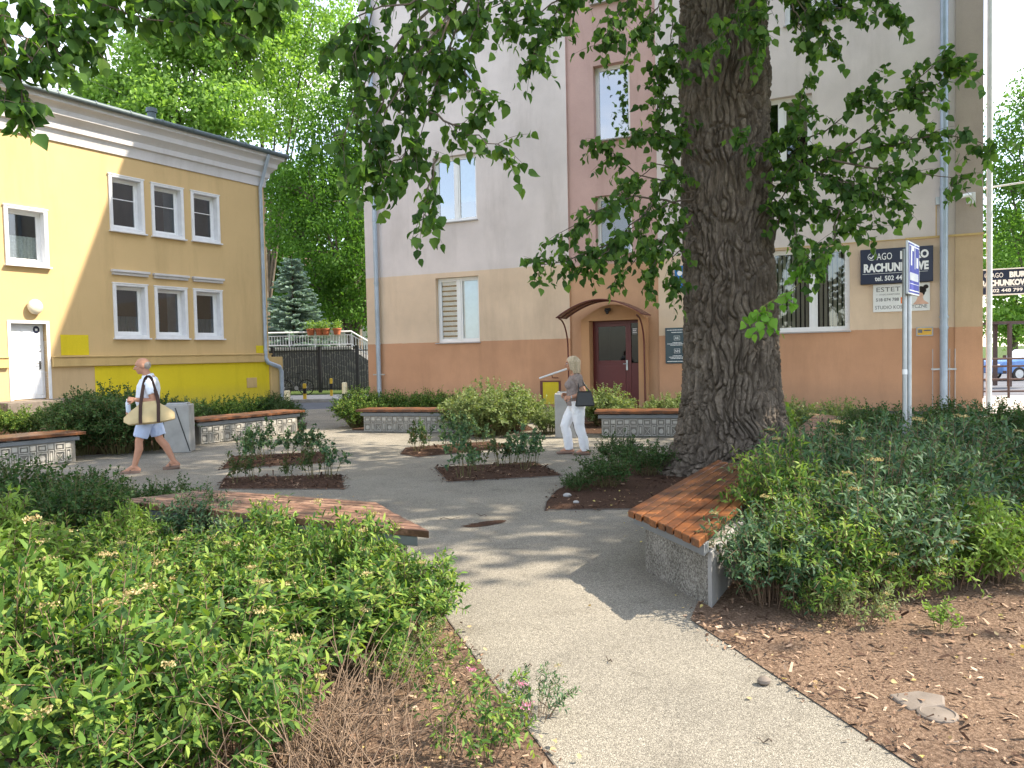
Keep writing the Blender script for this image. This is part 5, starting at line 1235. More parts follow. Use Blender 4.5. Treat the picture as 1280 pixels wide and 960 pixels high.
# upper crown above the picture
ups = ellipsoid_pts(g, 820, (2.4, 10.2, 11.6), (7.0, 6.4, 5.2), .2); ups = np.array([p for p in ups if not in_frame(p, 120)])
P2, D2, N2, S2 = clump_leaves(g, ups, .45, 26, .23)
keep = np.array([not in_frame(p, 40) for p in P2]); P2, D2, N2, S2 = P2[keep], D2[keep], N2[keep], S2[keep]
link_mesh('crown', leaf_mesh('crown', np.r_[np.array(Pp), P2], np.r_[np.array(Dp), D2], np.r_[np.array(Np), N2], np.r_[np.array(Sp), S2], HEART, .95), MAT['leaf_poplar'], pop)
lm = [([ctr(7.8), (1.6, 9.4, 9.0), (-1.5, 8.6, 10.5), (-3.4, 8.2, 12)], .26, .05), ([ctr(7.9), (4.4, 9.6, 9.5), (6.6, 8.8, 11.5), (8, 8.4, 13)], .26, .05), ([ctr(8.3), (2.6, 10.6, 11), (2.2, 10.8, 14), (2.4, 11, 16)], .42, .06), ([ctr(7.6), (3.6, 12, 9.6), (4.2, 14, 12)], .22, .05), ([ctr(8.0), (2.2, 8.6, 9.6), (1.2, 6.2, 11.6)], .22, .05), ([ctr(8.1), (.8, 11.6, 10.4), (-1.4, 13, 12.4)], .2, .05),
      ([ctr(6.9), tuple(W(840, -110, 9.6))], .06, .04), ([ctr(6.6), tuple(W(850, -60, 9.6))], .05, .03), ([ctr(6.7), tuple(W(940, -60, 9.9))], .05, .03)]
link_mesh('limbs', limb_tubes(g, lm, 12), MAT['bark'], pop)
link_mesh('twigs', tubes_mesh('twigs', pathp, 5), MAT['bark_young'], pop)
yb = [[W(*q) for q in b] for b in ([(1050, 300, 8.9), (1010, 345, 8.6), (975, 372, 8.4), (948, 388, 8.3)], [(1030, 325, 8.7), (1000, 330, 8.5)], [(960, 380, 8.35), (962, 402, 8.3)])]
Py, Dy, Ny, Sy, pathy = branch_foliage(yb, g, .115, 5, (.08, .2), 4, .008)
yo = link_mesh('young_shoot', leaf_mesh('young_shoot', Py, Dy, Ny, Sy, HEART, 1.0), MAT['leaf_poplar_young'], pop); link_mesh('shoot_twigs', tubes_mesh('shoot_twigs', pathy, 5), MAT['green_stem'], yo)

# ---- the neighbouring poplar reaching in at the upper left (trunk outside the picture)
lp_t = empty('poplar_tree', (0, 0, 0), 0, 'poplar whose dark leafy boughs hang into the upper left corner', 'tree')
BL = [[(-160, -90, 4.6), (-40, -30, 4.6), (20, 50, 4.5), (28, 135, 4.5)], [(-90, -60, 4.6), (50, 0, 4.7), (100, 45, 4.7)], [(-40, -60, 4.8), (95, -10, 4.8), (165, 22, 4.8), (222, 28, 4.9)], [(60, -80, 5), (190, -20, 5), (260, 12, 5), (318, 15, 5.2), (348, 2, 5.2)], [(-50, 10, 4.6), (5, 70, 4.5), (12, 110, 4.5)],
      [(240, 0, 5.1), (285, 30, 5.1), (305, 45, 5.1)], [(40, 5, 4.7), (62, 45, 4.6), (72, 66, 4.6)], [(120, 5, 4.8), (128, 30, 4.8), (128, 48, 4.8)], [(-60, -40, 4.6), (30, -10, 4.6), (60, 20, 4.6)], [(20, -60, 4.7), (130, -20, 4.8), (200, -5, 4.9), (250, 5, 5)], [(-30, 0, 4.5), (10, 30, 4.5), (35, 70, 4.5)], [(180, -40, 5), (240, -10, 5), (330, -5, 5.2)]]
bl = [[W(*q) for q in b] for b in BL]
P1, D1, N1, S1, path1 = branch_foliage(bl, g, .092, 15, (.08, .20), 7, .014)
ups = ellipsoid_pts(g, 360, (-6.2, 3.2, 8.0), (3.8, 3.6, 3.6), .25)
P2, D2, N2, S2 = clump_leaves(g, ups, .4, 24, .17); keep = np.array([not in_frame(p, 40) for p in P2])
link_mesh('crown', leaf_mesh('crown', np.r_[np.array(P1), P2[keep]], np.r_[np.array(D1), D2[keep]], np.r_[np.array(N1), N2[keep]], np.r_[np.array(S1), S2[keep]], HEART, .95), MAT['leaf_poplar'], lp_t)
link_mesh('twigs', tubes_mesh('twigs', path1, 5), MAT['bark_young'], lp_t)
w0 = tuple(W(-160, -90, 4.6)); w1 = tuple(W(60, -80, 5))
link_mesh('trunk', limb_tubes(g, [([(-6.0, 3.0, -.1), (-6.0, 3.0, 2.4), (-6.1, 3.1, 5), (-6.3, 3.2, 9.5)], .30, .10), ([(-6.05, 3.05, 3.6), (-4.6, 3.8, 4.1), w0], .09, .03), ([(-6.1, 3.1, 4.6), (-4.0, 4.2, 4.9), w1], .09, .03), ([(-6.1, 3.1, 5.2), (-8, 2.4, 8)], .12, .04), ([(-6.1, 3.1, 5.6), (-4.8, 2.2, 8.6)], .12, .04)], 12), MAT['bark'], lp_t)
# ---- an added tree, unseen right of the picture, to shade shrubs and path
rt = empty('added_shade_tree', (0, 0, 0), 0, 'broad unseen tree added outside the right edge to shade the shrubs', 'tree')
ups = ellipsoid_pts(g, 520, (12.2, 9.6, 8.8), (4.3, 4.6, 5.0), .15)
P2, D2, N2, S2 = clump_leaves(g, ups, .45, 26, .23); keep = np.array([not in_frame(p, 60) for p in P2])
link_mesh('crown', leaf_mesh('crown', P2[keep], D2[keep], N2[keep], S2[keep], HEART, .95), MAT['leaf_poplar'], rt)
link_mesh('trunk', limb_tubes(g, [([(12.2, 8.8, -.1), (12.2, 8.8, 3), (12.0, 9.0, 6), (11.9, 9.3, 11)], .28, .08), ([(12.1, 8.9, 4.5), (10, 8.2, 8)], .1, .04), ([(12.1, 8.9, 5), (13.4, 11, 9)], .1, .04)], 12), MAT['bark'], rt)

# ---- background trees
def back_tree(name, label, base, lobes, nper, rad, n, size, mat, trunk_r, limbs=None, seed=1, tmpl=HEART, stems=1):
    g = np.random.default_rng(seed); t = empty(name, (base[0], base[1], 0), 0, label, 'tree')
    P, D, N, S = [], [], [], []; tubes = []
    b = np.array([0, 0, base[2]])
    for (cx, cy, cz, rx, ry, rz) in lobes:
        c = ellipsoid_pts(g, int(nper * (rx * ry * rz) ** (2 / 3) / 4) + 6, (cx, cy, cz), (rx, ry, rz), .55)
        p, d, nn, s = clump_leaves(g, c, rad, n, size); P.append(p); D.append(d); N.append(nn); S.append(s)
        tubes.append(([b + [0, 0, .2 * cz], b * .6 + np.array([cx * .45, cy * .45, cz * .62]), (cx, cy, cz), (cx * 1.1, cy, cz + rz * .6)], trunk_r * .42, .03))
        for k in range(5):
            e = ellipsoid_pts(g, 1, (cx, cy, cz), (rx * .8, ry * .8, rz * .8), .8)[0]; tubes.append(([(cx * .8, cy * .8, cz - rz * .4), ((cx + e[0]) / 2, (cy + e[1]) / 2, (cz + e[2]) / 2), tuple(e)], trunk_r * .14, .015))
    link_mesh('crown', leaf_mesh('crown', np.concatenate(P), np.concatenate(D), np.concatenate(N), np.concatenate(S), tmpl), MAT[mat], t)
    top = np.mean([l[2] for l in lobes])
    tubes.append(([b + [0, 0, -.2], b + [.05, 0, top * .4], b + [.1, 0, top * .85]], trunk_r, trunk_r * .4))
    link_mesh('trunk', limb_tubes(g, tubes, 9), MAT['bark'], t); return t
def lob(px, py, d, r, base, flat=.85):
    p = W(px, py, d); R = r * d / FPX; return (p.x - base[0], p.y - base[1], p.z, R, R, R * flat)
bA = (*W(235, 450, 46).to_2d(), 0.0)
back_tree('ash_tree', 'feathery pale green ash tree rising behind the yellow building roof', bA, [lob(150, 130, 46, 48, bA), lob(195, 75, 46, 45, bA), lob(245, 40, 46, 55, bA), lob(220, 140, 45, 55, bA), lob(300, 60, 46, 55, bA), lob(290, 140, 45, 48, bA), lob(330, 20, 47, 45, bA), lob(250, -40, 47, 60, bA), lob(180, 150, 45, 40, bA), lob(130, 120, 46, 30, bA)], 95, .42, 34, .28, 'leaf_ash', .30, seed=3, tmpl=OVAL)
bA2 = (*W(335, 450, 50).to_2d(), 0.0)
back_tree('ash_tree', 'taller open ash tree in the gap left of the chestnut', bA2, [lob(350, 70, 50, 48, bA2), lob(385, 40, 50, 40, bA2), lob(345, 145, 50, 40, bA2), lob(380, 110, 50, 42, bA2), lob(395, -10, 50, 50, bA2)], 60, .42, 28, .24, 'leaf_ash', .25, seed=4, tmpl=OVAL)
bB = (*W(443, 440, 46).to_2d(), 1.2)
back_tree('chestnut_tree', 'dense dark green chestnut filling the gap between the two buildings', bB, [lob(420, 170, 44, 55, bB), lob(455, 120, 44, 50, bB), lob(390, 240, 44, 52, bB), lob(445, 250, 43, 55, bB), lob(365, 285, 45, 42, bB), lob(420, 310, 43, 52, bB), lob(465, 330, 43, 42, bB), lob(395, 350, 44, 36, bB), lob(450, 60, 45, 45, bB), lob(360, 230, 46, 36, bB), lob(470, 200, 44, 45, bB), lob(425, 375, 44, 34, bB), lob(455, 385, 43, 34, bB)], 62, .42, 40, .205, 'leaf_chestnut', .55, seed=5, tmpl=OVAL)
bC = (*W(1300, 440, 44).to_2d(), 0.0)
back_tree('street_tree', 'leafy street tree standing at the right picture edge', bC, [lob(1290, 150, 44, 45, bC), lob(1275, 200, 44, 45, bC), lob(1300, 260, 43, 55, bC), lob(1265, 290, 43, 36, bC), lob(1310, 120, 44, 45, bC), lob(1290, 330, 42, 45, bC), lob(1262, 230, 44, 30, bC)], 60, .42, 30, .21, 'leaf_chestnut', .30, seed=6, tmpl=OVAL)
bD = (*W(1268, 440, 66).to_2d(), 0.0)
back_tree('street_tree', 'pale sunlit tree far down the right street', bD, [lob(1262, 340, 66, 40, bD), lob(1290, 370, 66, 45, bD), lob(1255, 390, 66, 28, bD), lob(1275, 300, 66, 40, bD), lob(1262, 410, 66, 26, bD)], 45, .5, 26, .32, 'leaf_ash', .3, seed=7)
# far backdrop greenery behind the gap, distinct trees
for i, (px, d, lab) in enumerate(((350, 58, 'shadowy tree behind the blue spruce'), (395, 60, 'tree beyond the terrace behind the flower pots'), (470, 56, 'tree half hidden by the tall block edge'))):
    bE = (*W(px, 440, d).to_2d(), 0.0)
    back_tree('garden_tree', lab, bE, [lob(px, 300, d, 50, bE), lob(px - 15, 360, d, 42, bE), lob(px + 15, 380, d, 38, bE), lob(px, 240, d, 48, bE)], 48, .5, 26, .25, 'leaf_chestnut', .3, seed=20 + i)
# ---- blue spruce on the terrace
sb = W(368, 430, 41); sz = 2.0
t = empty('spruce_tree', (sb.x, sb.y, sz), 0, 'silvery blue spruce standing on the terrace', 'tree')
g = np.random.default_rng(9); P, D, N, S, paths = [], [], [], [], []; Hs = 5.3
for lv in range(34):
    z = .25 + (Hs - .5) * lv / 34; R = 2.15 * (1 - z / Hs) ** .85 + .1; nb = int(7 + 9 * (1 - z / Hs))
    for k in range(nb):
        a = g.uniform(0, 2 * pi); Rk = R * g.uniform(.72, 1.12); dv = np.array([cos(a), sin(a), 0]); xs = np.linspace(0, 1, 6)
        pts = dv * Rk * xs[:, None] + np.array([0, 0, 1]) * (z + .05 * g.normal() - .18 * Rk * xs + .16 * Rk * xs ** 2)[:, None]
        paths.append((pts, np.linspace(.014, .004, 6)))
        m_ = int(10 + 30 * Rk)
        for j in range(m_):
            u = g.uniform(.12, 1); i = min(int(u * 5), 4); p = pts[i] + (pts[i + 1] - pts[i]) * (u * 5 - i); side = np.array([-sin(a), cos(a), 0]) * g.choice([-1, 1])
            P.append(p); D.append(dv * .8 + side * g.uniform(.2, 1.1) + [0, 0, g.uniform(-.2, .35)]); N.append(np.array([0, 0, 1.]) + g.normal(0, .3, 3)); S.append(g.uniform(.13, .26))
link_mesh('crown', leaf_mesh('crown', P, D, N, S, NEEDLE, .9), MAT['needle_blue'], t)
paths.append((np.array([(0, 0, -.1 + Hs * x) for x in np.linspace(0, 1, 6)]), np.linspace(.10, .012, 6)))
link_mesh('trunk', tubes_mesh('trunk', paths, 6), MAT['bark_young'], t)


# ================================================================== SHRUBS
SP = [make_shrub(s, .52, .70, 54, .068, LANCE, .95, 4, .34, fl, lpt=10) for s, fl in ((1, 5), (2, 3), (3, 7), (51, 2))]
SL = [make_shrub(s, .42, .60, 22, .062, LANCE, .9, 2, .30, fl, lpt=8) for s, fl in ((61, 4), (62, 3))]
SD = [make_shrub(s, .55, .82, 74, .064, LANCE, .85, 4, .26, fl, lpt=10) for s, fl in ((4, 2), (5, 3), (52, 1))]
SS = [make_shrub(s, .55, .80, 130, .034, OVAL, 1.2, 5, .15, 0, lpt=11) for s in (6, 7)]
SW = make_shrub(8, .6, .75, 90, .045, OVAL, 1.1, 4, .15, 0, upright=-.4, lpt=12)
SA = [make_shrub(s, .55, .70, 50, .036, OVAL, 1.3, 5, .2, 0, lpt=9) for s in (16, 17)]
RO_ = [make_shrub(s, .20, .42, 6, .038, OVAL, 1.5, 4, .30, 0, lpt=7) for s in (31, 32, 33, 34)]
def shrub(kind, x, y, s, label, group=None, mat=None, fm='flower_tan', sz=None, nm='flowering_shrub', cat='shrub'):
    rz = RNG.uniform(0, 6.28)
    lib = {'sp': SP, 'sd': SD, 'ss': SS, 'sw': [SW], 'ro': RO_, 'sa': SA, 'sl': SL}[kind]; pr = lib[int(RNG.integers(len(lib)))]
    mt = mat or {'sp': 'leaf_spirea', 'sd': 'leaf_spirea_dark', 'ss': 'leaf_small_dark', 'sw': 'leaf_pale', 'ro': 'leaf_rose', 'sa': 'leaf_small_dark', 'sl': 'leaf_spirea'}[kind]
    return put_plant(nm, pr, x, y, s, rz, label, cat, mt, 'twig' if kind in 'sp sd sl' else 'green_stem', fm, group, 0.0, sz)
gA = 'flowering shrubs massed at lower left'
LA = 'leafy flowering shrub merged into the dense sunlit mass at lower left'
for (x, y, s, lab) in ((-.62, 4.35, .78, 'right end flowering shrub of the left mass, leaning over the path'), (-1.0, 4.0, .92, LA), (-1.05, 4.7, .80, 'flowering shrub below the right end of the left bench'), (-1.55, 4.35, .9, LA), (-1.75, 5.0, .72, LA), (-2.2, 4.6, .9, LA), (-1.45, 3.55, .98, LA),
                       (-2.0, 3.75, .95, LA), (-2.75, 5.1, .78, LA), (-3.2, 4.7, .98, LA), (-1.65, 2.95, .92, LA), (-1.15, 2.85, .80, LA), (-2.15, 3.1, 1.0, LA), (-3.3, 5.6, .74, LA), (-3.8, 5.2, 1.0, LA), (-1.35, 2.45, .72, LA), (-2.7, 3.3, .95, LA), (-1.2, 4.95, .88, LA), (-1.75, 5.3, .88, LA), (-2.35, 5.40, .74, LA), (-2.9, 5.70, .66, 'flowering shrub below the left end of the left bench')):
    q_ = RNG.uniform(.86, 1.12); shrub('sp', x, y, s * q_, lab, gA, mat='leaf_lime' if RNG.uniform() < .14 else None, sz=s * RNG.uniform(.70, 1.30))
for (x, y, s, lab) in ((-3.55, 6.0, 1.0, 'dark small leaved shrub at the left end of the slat bench'), (-4.2, 6.5, 1.05, 'dark small leaved shrub at the left picture edge beyond the flowering mass'), (-3.3, 7.0, .72, 'low dark shrub spreading below the feet of the walking man'), (-4.0, 7.2, .8, 'small leaved shrub in front of the left relief bench')):
    shrub('ss', x, y, s, lab, None)
for (x, y, s, lab) in ((-2.55, 6.0, .78, 'dark leafy shrub hiding the left part of the slat bench base'), (-2.0, 5.62, .70, 'dark leafy shrub hiding the middle of the slat bench base')):
    shrub('sd', x, y, s, lab, None)
# small plants by the near path edge, dead twigs
shrub('sl', -.16, 3.02, .62, 'small pink flowering shrub standing alone in the mulch by the path', None, fm='flower_pink', nm='small_shrub')
shrub('sl', -.10, 2.42, .42, 'tiny pink flowering plant at the bottom edge beside the path', None, mat='leaf_lime', fm='flower_pink', nm='small_shrub')
shrub('sl', -.45, 3.6, .55, 'low loose seedling shrub between the bare twigs and the big mass', None, nm='small_shrub')
shrub('sl', -.52, 4.0, .42, 'small straggly shrub under the right end of the left mass', None, mat='leaf_pale', nm='small_shrub')
shrub('sl', .08, 3.34, .40, 'single thin shoot leaning over the path edge', None, mat='leaf_spirea_dark', nm='small_shrub')
g = np.random.default_rng(77); dt = []
for k in range(200):
    a = g.uniform(0, 2 * pi); b = np.array([-.78 + g.normal(0, .24), 2.92 + g.normal(0, .26), .0]); L = g.uniform(.25, .62); d = unit(np.array([cos(a) * .8, sin(a) * .8, g.uniform(.6, 2.0)]))
    xs = np.linspace(0, 1, 6); pts = b + d * L * xs[:, None] + np.array([0, 0, -.12 * L]) * (xs ** 2)[:, None] + g.normal(0, .008, (6, 3)); dt.append((pts, np.linspace(.0035, .0012, 6)))
    for s in range(2):
        p0 = pts[g.integers(2, 5)]; d2 = unit(d + g.normal(0, .6, 3)); dt.append((p0 + d2 * .14 * xs[:, None], np.linspace(.0018, .0008, 6)))
o = link_mesh('dry_shrub', tubes_mesh('dry_shrub', dt, 4), MAT['dead_twig']); tag(o, 'bare leafless shrub of dry brown twigs at the bottom left', 'shrub')
gB = 'shrubs massed behind the near right bench'
LB = 'dark narrow leaved shrub within the shaded mass right of the bench'
for (x, y, s, lab) in ((1.95, 4.72, .80, 'shrub sprawling forward over the mulch at the front of the right mass'), (2.35, 5.05, .98, LB), (1.62, 4.80, .84, 'front shrub against the pale side of the right bench'), (2.05, 5.15, .88, LB), (2.1, 5.75, 1.0, LB), (2.65, 5.5, .98, LB), (2.75, 6.3, 1.08, LB), (3.2, 5.9, 1.05, LB), (3.75, 6.3, 1.08, LB), (2.55, 6.95, 1.02, LB), (3.3, 7.0, 1.1, LB), (4.2, 7.1, 1.12, LB), (3.1, 7.8, 1.05, LB), (3.9, 7.9, 1.1, LB), (4.8, 7.9, 1.15, LB), (4.5, 6.4, 1.05, LB), (5.3, 7.2, 1.1, LB), (5.2, 8.7, 1.1, LB)):
    shrub('sd', x, y, s * RNG.uniform(.92, 1.12), lab, gB, mat='leaf_spirea' if RNG.uniform() < .15 else None, sz=s * RNG.uniform(.88, 1.24))
for (x, y, s, k, lab) in ((2.5, 4.85, .72, 'sl', 'loose yellow green shrub at the front of the right mass'), (2.95, 5.05, .95, 'sl', 'larger loose yellow green shrub at the front right of the right mass'), (3.3, 5.2, .85, 'sp', 'yellow green shrub at the right end of the right mass'), (3.05, 5.45, .9, 'sp', 'yellow green shrub behind the loose ones at the front right')):
    shrub(k, x, y, s, lab, None, mat='leaf_lime')
shrub('sl', 2.0, 4.40, .55, 'tiny straggly plant in the mulch before the right mass', None, mat='leaf_pale', nm='small_shrub')
shrub('sl', 1.75, 4.55, .42, 'low straggly plant near the bench foot on the right mulch', None, nm='small_shrub')
shrub('ro', 2.4, 4.25, .55, 'thin little shoot alone in the right mulch', None, mat='leaf_lime', nm='small_shrub')
shrub('sl', 3.55, 4.9, .6, 'low green plant at the right picture edge on the mulch', None, mat='leaf_lime', nm='small_shrub')
for (x, y, s, lab) in ((4.6, 9.8, 1.1, 'small leaved shrub left of the blue sign post'), (5.4, 9.9, 1.12, 'small leaved shrub around the foot of the sign post'), (6.2, 9.8, 1.15, 'small leaved shrub right of the blue sign post'), (7.0, 9.9, 1.1, 'small leaved shrub below the right downpipe'), (6.2, 8.4, 1.1, 'dark small leaved shrub at the right picture edge'), (7.6, 11.0, 1.0, 'small leaved shrub sloping down at the building corner'), (4.0, 9.0, .95, 'small leaved shrub between the trunk bench and the right mass'), (5.4, 11.2, 1.05, 'small leaved shrub behind the sign post'), (6.6, 11.4, 1.05, 'rear small leaved shrub before the terracotta corner')):
    shrub('ss', x, y, s, lab, None)
for (x, y, s, lab) in ((4.9, 13.6, 1.05, 'pale sunlit shrub just right of the big trunk'), (5.8, 13.5, 1.0, 'pale sunlit shrub under the office window')):
    shrub('sw', x, y, s, lab, None)
# sucker shoot right of the trunk
shrub('ro', 3.9, 10.6, 2.2, 'leggy sucker shoot growing at the right foot of the trunk', None, mat='leaf_lime', nm='sucker_shoot')
# tree bed plants
for (x, y, s, k, lab) in ((1.1, 9.1, .68, 'sa', 'dark low shrub at the left tip of the tree bed'), (1.75, 9.9, .75, 'sa', 'dark shrub between the woman and the trunk'), (1.55, 10.8, .75, 'sa', 'shrub at the back of the tree bed'), (.75, 8.9, .42, 'sa', 'smallest plant at the front of the tree bed')):
    shrub(k, x, y, s, lab, None)
# rose beds
def roses(pts, labs):
    for (px, py, s), lab in zip(pts, labs):
        p = G(px, py); shrub('ro', p.x, p.y, s * .80, lab, None, nm='rose_plant', cat='plant', mat='leaf_rose' if s < 1.25 else 'leaf_spirea_dark', sz=s * 1.12)
roses([(292, 606, 1.0), (318, 602, 1.0), (362, 600, .8), (392, 600, 1.2), (412, 598, 1.4)], ['leftmost rose plant in the front left bed', 'second rose plant in the front left bed', 'low bushy rose in the middle of the front left bed', 'brownish rose right of centre in the front left bed', 'tall rose at the right end of the front left bed'])
roses([(303, 582, 1.5), (318, 574, 1.4), (335, 574, 1.5), (360, 572, 1.3), (378, 570, 1.6), (392, 570, 1.0)], ['reddish rose at the left of the rear left bed', 'second rose plant in the rear left bed', 'pale stemmed rose in the middle of the rear left bed', 'low rose right of the middle of the rear left bed', 'tallest rose near the right of the rear left bed', 'small rose at the right end of the rear left bed'])
roses([(580, 598, 1.5), (598, 590, 1.2), (625, 584, 1.2), (640, 582, 1.3), (657, 588, 1.5), (668, 584, 1.3)], ['dark rose at the left of the front centre bed', 'second rose plant of the front centre bed', 'middle rose in the front centre bed', 'rose right of the middle in the front centre bed', 'bushy rose at the right of the front centre bed', 'last rose on the right tip of the front centre bed'])
roses([(520, 566, 1.2), (533, 562, 1.4), (560, 564, 1.5), (575, 566, 1.5), (600, 560, 1.3)], ['leftmost rose in the rear centre bed', 'tall thin rose near the left of the rear centre bed', 'dark rose in the middle of the rear centre bed', 'second dark rose in the middle of the rear centre bed', 'rose at the right of the rear centre bed'])
# left shrubs under the yellow wall
for (px, py, k, s, lab) in ((30, 545, 'sw', .95, 'low pale shrub behind the left relief bench'), (-20, 545, 'sw', 1.0, 'pale shrub cut by the left picture edge behind the bench'), (70, 545, 'ss', 1.0, 'low green shrub at the right end of the left relief bench')):
    p = G(px, py); shrub(k, p.x, p.y, s, lab, None, mat='leaf_spirea' if k == 'sw' else None)
for (px, py, s, lab) in ((105, 568, 1.35, 'big dark shrub right of the left relief bench'), (150, 566, 1.55, 'biggest dark shrub directly behind the walking man'), (190, 562, 1.4, 'dark shrub behind the bag of the walking man'), (125, 556, 1.6, 'tall dark shrub below the yellow square patch')):
    p = G(px, py); shrub('ss', p.x, p.y, s, lab, None)
for (px, py, s, k, lab) in ((240, 540, 1.0, 'ss', 'green shrub right of the left concrete bin'), (275, 535, 1.05, 'sw', 'pale green shrub under the yellow painted panel'), (310, 530, 1.05, 'sw', 'second pale green shrub under the yellow painted panel'), (345, 528, 1.0, 'ss', 'dark shrub at the foot of the yellow building corner'), (362, 532, .8, 'ss', 'low dark shrub at the right end of the second relief bench')):
    p = G(px, py); shrub(k, p.x, p.y, s, lab, None, mat='leaf_spirea' if k == 'sw' else None)
# centre shrubs
for (px, py, s, k, lab) in ((450, 534, 1.2, 'ss', 'dark shrub at the left end of the centre relief bench'), (478, 530, 1.1, 'ss', 'leafy shrub below the left downpipe'), (510, 528, 1.05, 'ss', 'leafy shrub in the middle behind the centre bench'), (545, 528, 1.1, 'ss', 'leafy shrub behind the right half of the centre bench')):
    p = G(px, py); shrub(k, p.x, p.y, s, lab, None, mat='leaf_spirea')
for (px, py, s, lab) in ((612, 545, 1.55, 'big sprawling pale shrub at the right end of the centre bench'), (640, 538, 1.35, 'pale shrub behind the big sprawling one near the woman'), (590, 540, 1.25, 'pale shrub leaning on the centre bench end')):
    p = G(px, py); shrub('sw', p.x, p.y, s, lab, None, mat='leaf_pale')
for (px, py, s, lab) in ((757, 532, 1.25, 'pale shrub growing before the maroon door'), (780, 530, .75, 'low pale shrub on the right of the doorway'), (835, 530, .95, 'pale shrub below the dark teal plaque'), (860, 530, .95, 'pale shrub just left of the trunk behind the bench'), (688, 542, .85, 'small pale shrub below the yellow vent panel')):
    p = G(px, py); shrub('sw', p.x, p.y, s, lab, None)


# ================================================================== PEOPLE
def capsule(m, p0, p1, r0, r1, n=14):
    p0, p1 = Vector(p0), Vector(p1); d = (p1 - p0); L = max(d.length, 1e-5); d /= L
    pts, rs = [], []
    for k in range(5):
        a = pi / 2 * (1 - k / 4); pts.append(p0 - d * r0 * sin(a)); rs.append(max(r0 * cos(a), .0008))
    for k in range(5):
        a = pi / 2 * k / 4; pts.append(p1 + d * r1 * sin(a)); rs.append(max(r1 * cos(a), .0008))
    m.tube(pts, rs, n)
def chain(m, pts, rs):
    for i in range(len(pts) - 1): capsule(m, pts[i], pts[i + 1], rs[i], rs[i + 1])
def remeshed(mb, name, mat, parent, voxel, smooth=3):
    me = bpy.data.meshes.new(name); me.from_pydata(mb.v, [], mb.f); me.update()
    o = bpy.data.objects.new(name, me); COL.objects.link(o)
    rm = o.modifiers.new('r', 'REMESH'); rm.mode = 'VOXEL'; rm.voxel_size = voxel; rm.use_smooth_shade = True
    sm = o.modifiers.new('s', 'SMOOTH'); sm.iterations = smooth; sm.factor = .5
    dg = bpy.context.evaluated_depsgraph_get(); me2 = bpy.data.meshes.new_from_object(o.evaluated_get(dg)); bpy.data.objects.remove(o)
    me2.name = name; me2.materials.clear(); me2.materials.append(MAT[mat]); me2.polygons.foreach_set('use_smooth', [True] * len(me2.polygons))
    if name in ('polo_shirt', 'shorts', 'top', 'trousers'):
        for v_ in me2.vertices:
            p_ = v_.co; v_.co = p_ + v_.normal * (.010 * noise.noise(Vector((p_.x * 13, p_.y * 13, p_.z * 6 + p_.x * 9))) + .005 * noise.noise(p_ * 30))
    q = bpy.data.objects.new(name, me2); COL.objects.link(q); q.parent = parent; return q
def hand(m, wrist, d, palm_n, thumb_side, curl=.7, s=1.0):
    """d: towards the fingers; palm_n: out of the palm; thumb_side: +1/-1 along d x palm_n"""
    wrist, d, pn = Vector(wrist), Vector(d).normalized(), Vector(palm_n); pn = (pn - d * pn.dot(d)).normalized(); sd = d.cross(pn) * thumb_side
    for k, (off, ln) in enumerate(((.030, .072), (.010, .080), (-.011, .074), (-.030, .058))):
        kn = wrist + d * .088 * s + sd * off * s; capsule(m, wrist + sd * off * .55 * s, kn, .015 * s, .0125 * s, 8)
        p = kn; a = 0.0; r = .0095 * s
        for j, f in enumerate((.46, .31, .23)):
            a += curl * (.9, 1.1, .7)[j]; dd = d * cos(a) + pn * sin(a); q = p + dd * ln * f * s; capsule(m, p, q, r, r * .92, 8); p = q; r *= .92
    p = wrist + d * .022 * s + sd * .022 * s; q = p + (d * .55 + sd * .75 + pn * .25).normalized() * .042 * s; capsule(m, p, q, .014 * s, .012 * s, 8)
    q2 = q + (d * .85 + sd * .15 + pn * .5 * curl).normalized() * .034 * s; capsule(m, q, q2, .011 * s, .010 * s, 8); q3 = q2 + (d * .8 - sd * .15 + pn * .7 * curl).normalized() * .026 * s; capsule(m, q2, q3, .010 * s, .0085 * s, 8)
def head(m, c, s=1.0, tilt=0.0):
    """head facing +x; c = centre of the skull"""
    R = Matrix.Translation(c) @ Matrix.Rotation(tilt, 4, 'Y'); T = lambda *p: R @ Vector(p) * 1.0
    def b(p, r): 
        Mx = R.to_3x3().to_4x4(); m.ball(R @ (Vector(p) * s), tuple(q * s for q in r), 16, 10, Mx)
    b((-.012, 0, .022), (.098, .076, .092)); b((.030, 0, -.045), (.062, .058, .072)); b((.055, 0, -.088), (.030, .030, .026)); b((.060, 0, .028), (.034, .055, .040))
    capsule(m, R @ (Vector((.088, 0, .012)) * s), R @ (Vector((.112, 0, -.030)) * s), .010 * s, .015 * s, 8); b((.093, 0, -.034), (.014, .018, .010))
    b((.082, 0, -.058), (.016, .024, .007)); b((.079, 0, -.069), (.016, .021, .007)); b((.076, 0, .020), (.018, .050, .010))
    for sd in (1, -1):
        b((.052, sd * .036, -.028), (.030, .022, .026)); b((-.012, sd * .078, -.008), (.020, .010, .032))
def face_details(parent, c, s, tilt):
    R = Matrix.Translation(c) @ Matrix.Rotation(tilt, 4, 'Y')
    m = MB()
    for sd in (1, -1): m.ball(R @ (Vector((.082, sd * .030, .002)) * s), (.010 * s, .013 * s, .007 * s), 10, 6)
    m.build('eyes', MAT['sign_white'], parent, smooth=True)
    m = MB()
    for sd in (1, -1): m.ball(R @ (Vector((.0895, sd * .030, .002)) * s), (.004 * s, .006 * s, .006 * s), 8, 6); m.box(.083 * s, .094 * s, (sd * .030 - .016) * s, (sd * .030 + .016) * s, .016 * s, .022 * s, R)
    m.build('brows_and_pupils', MAT['brown_strap'], parent, smooth=True)

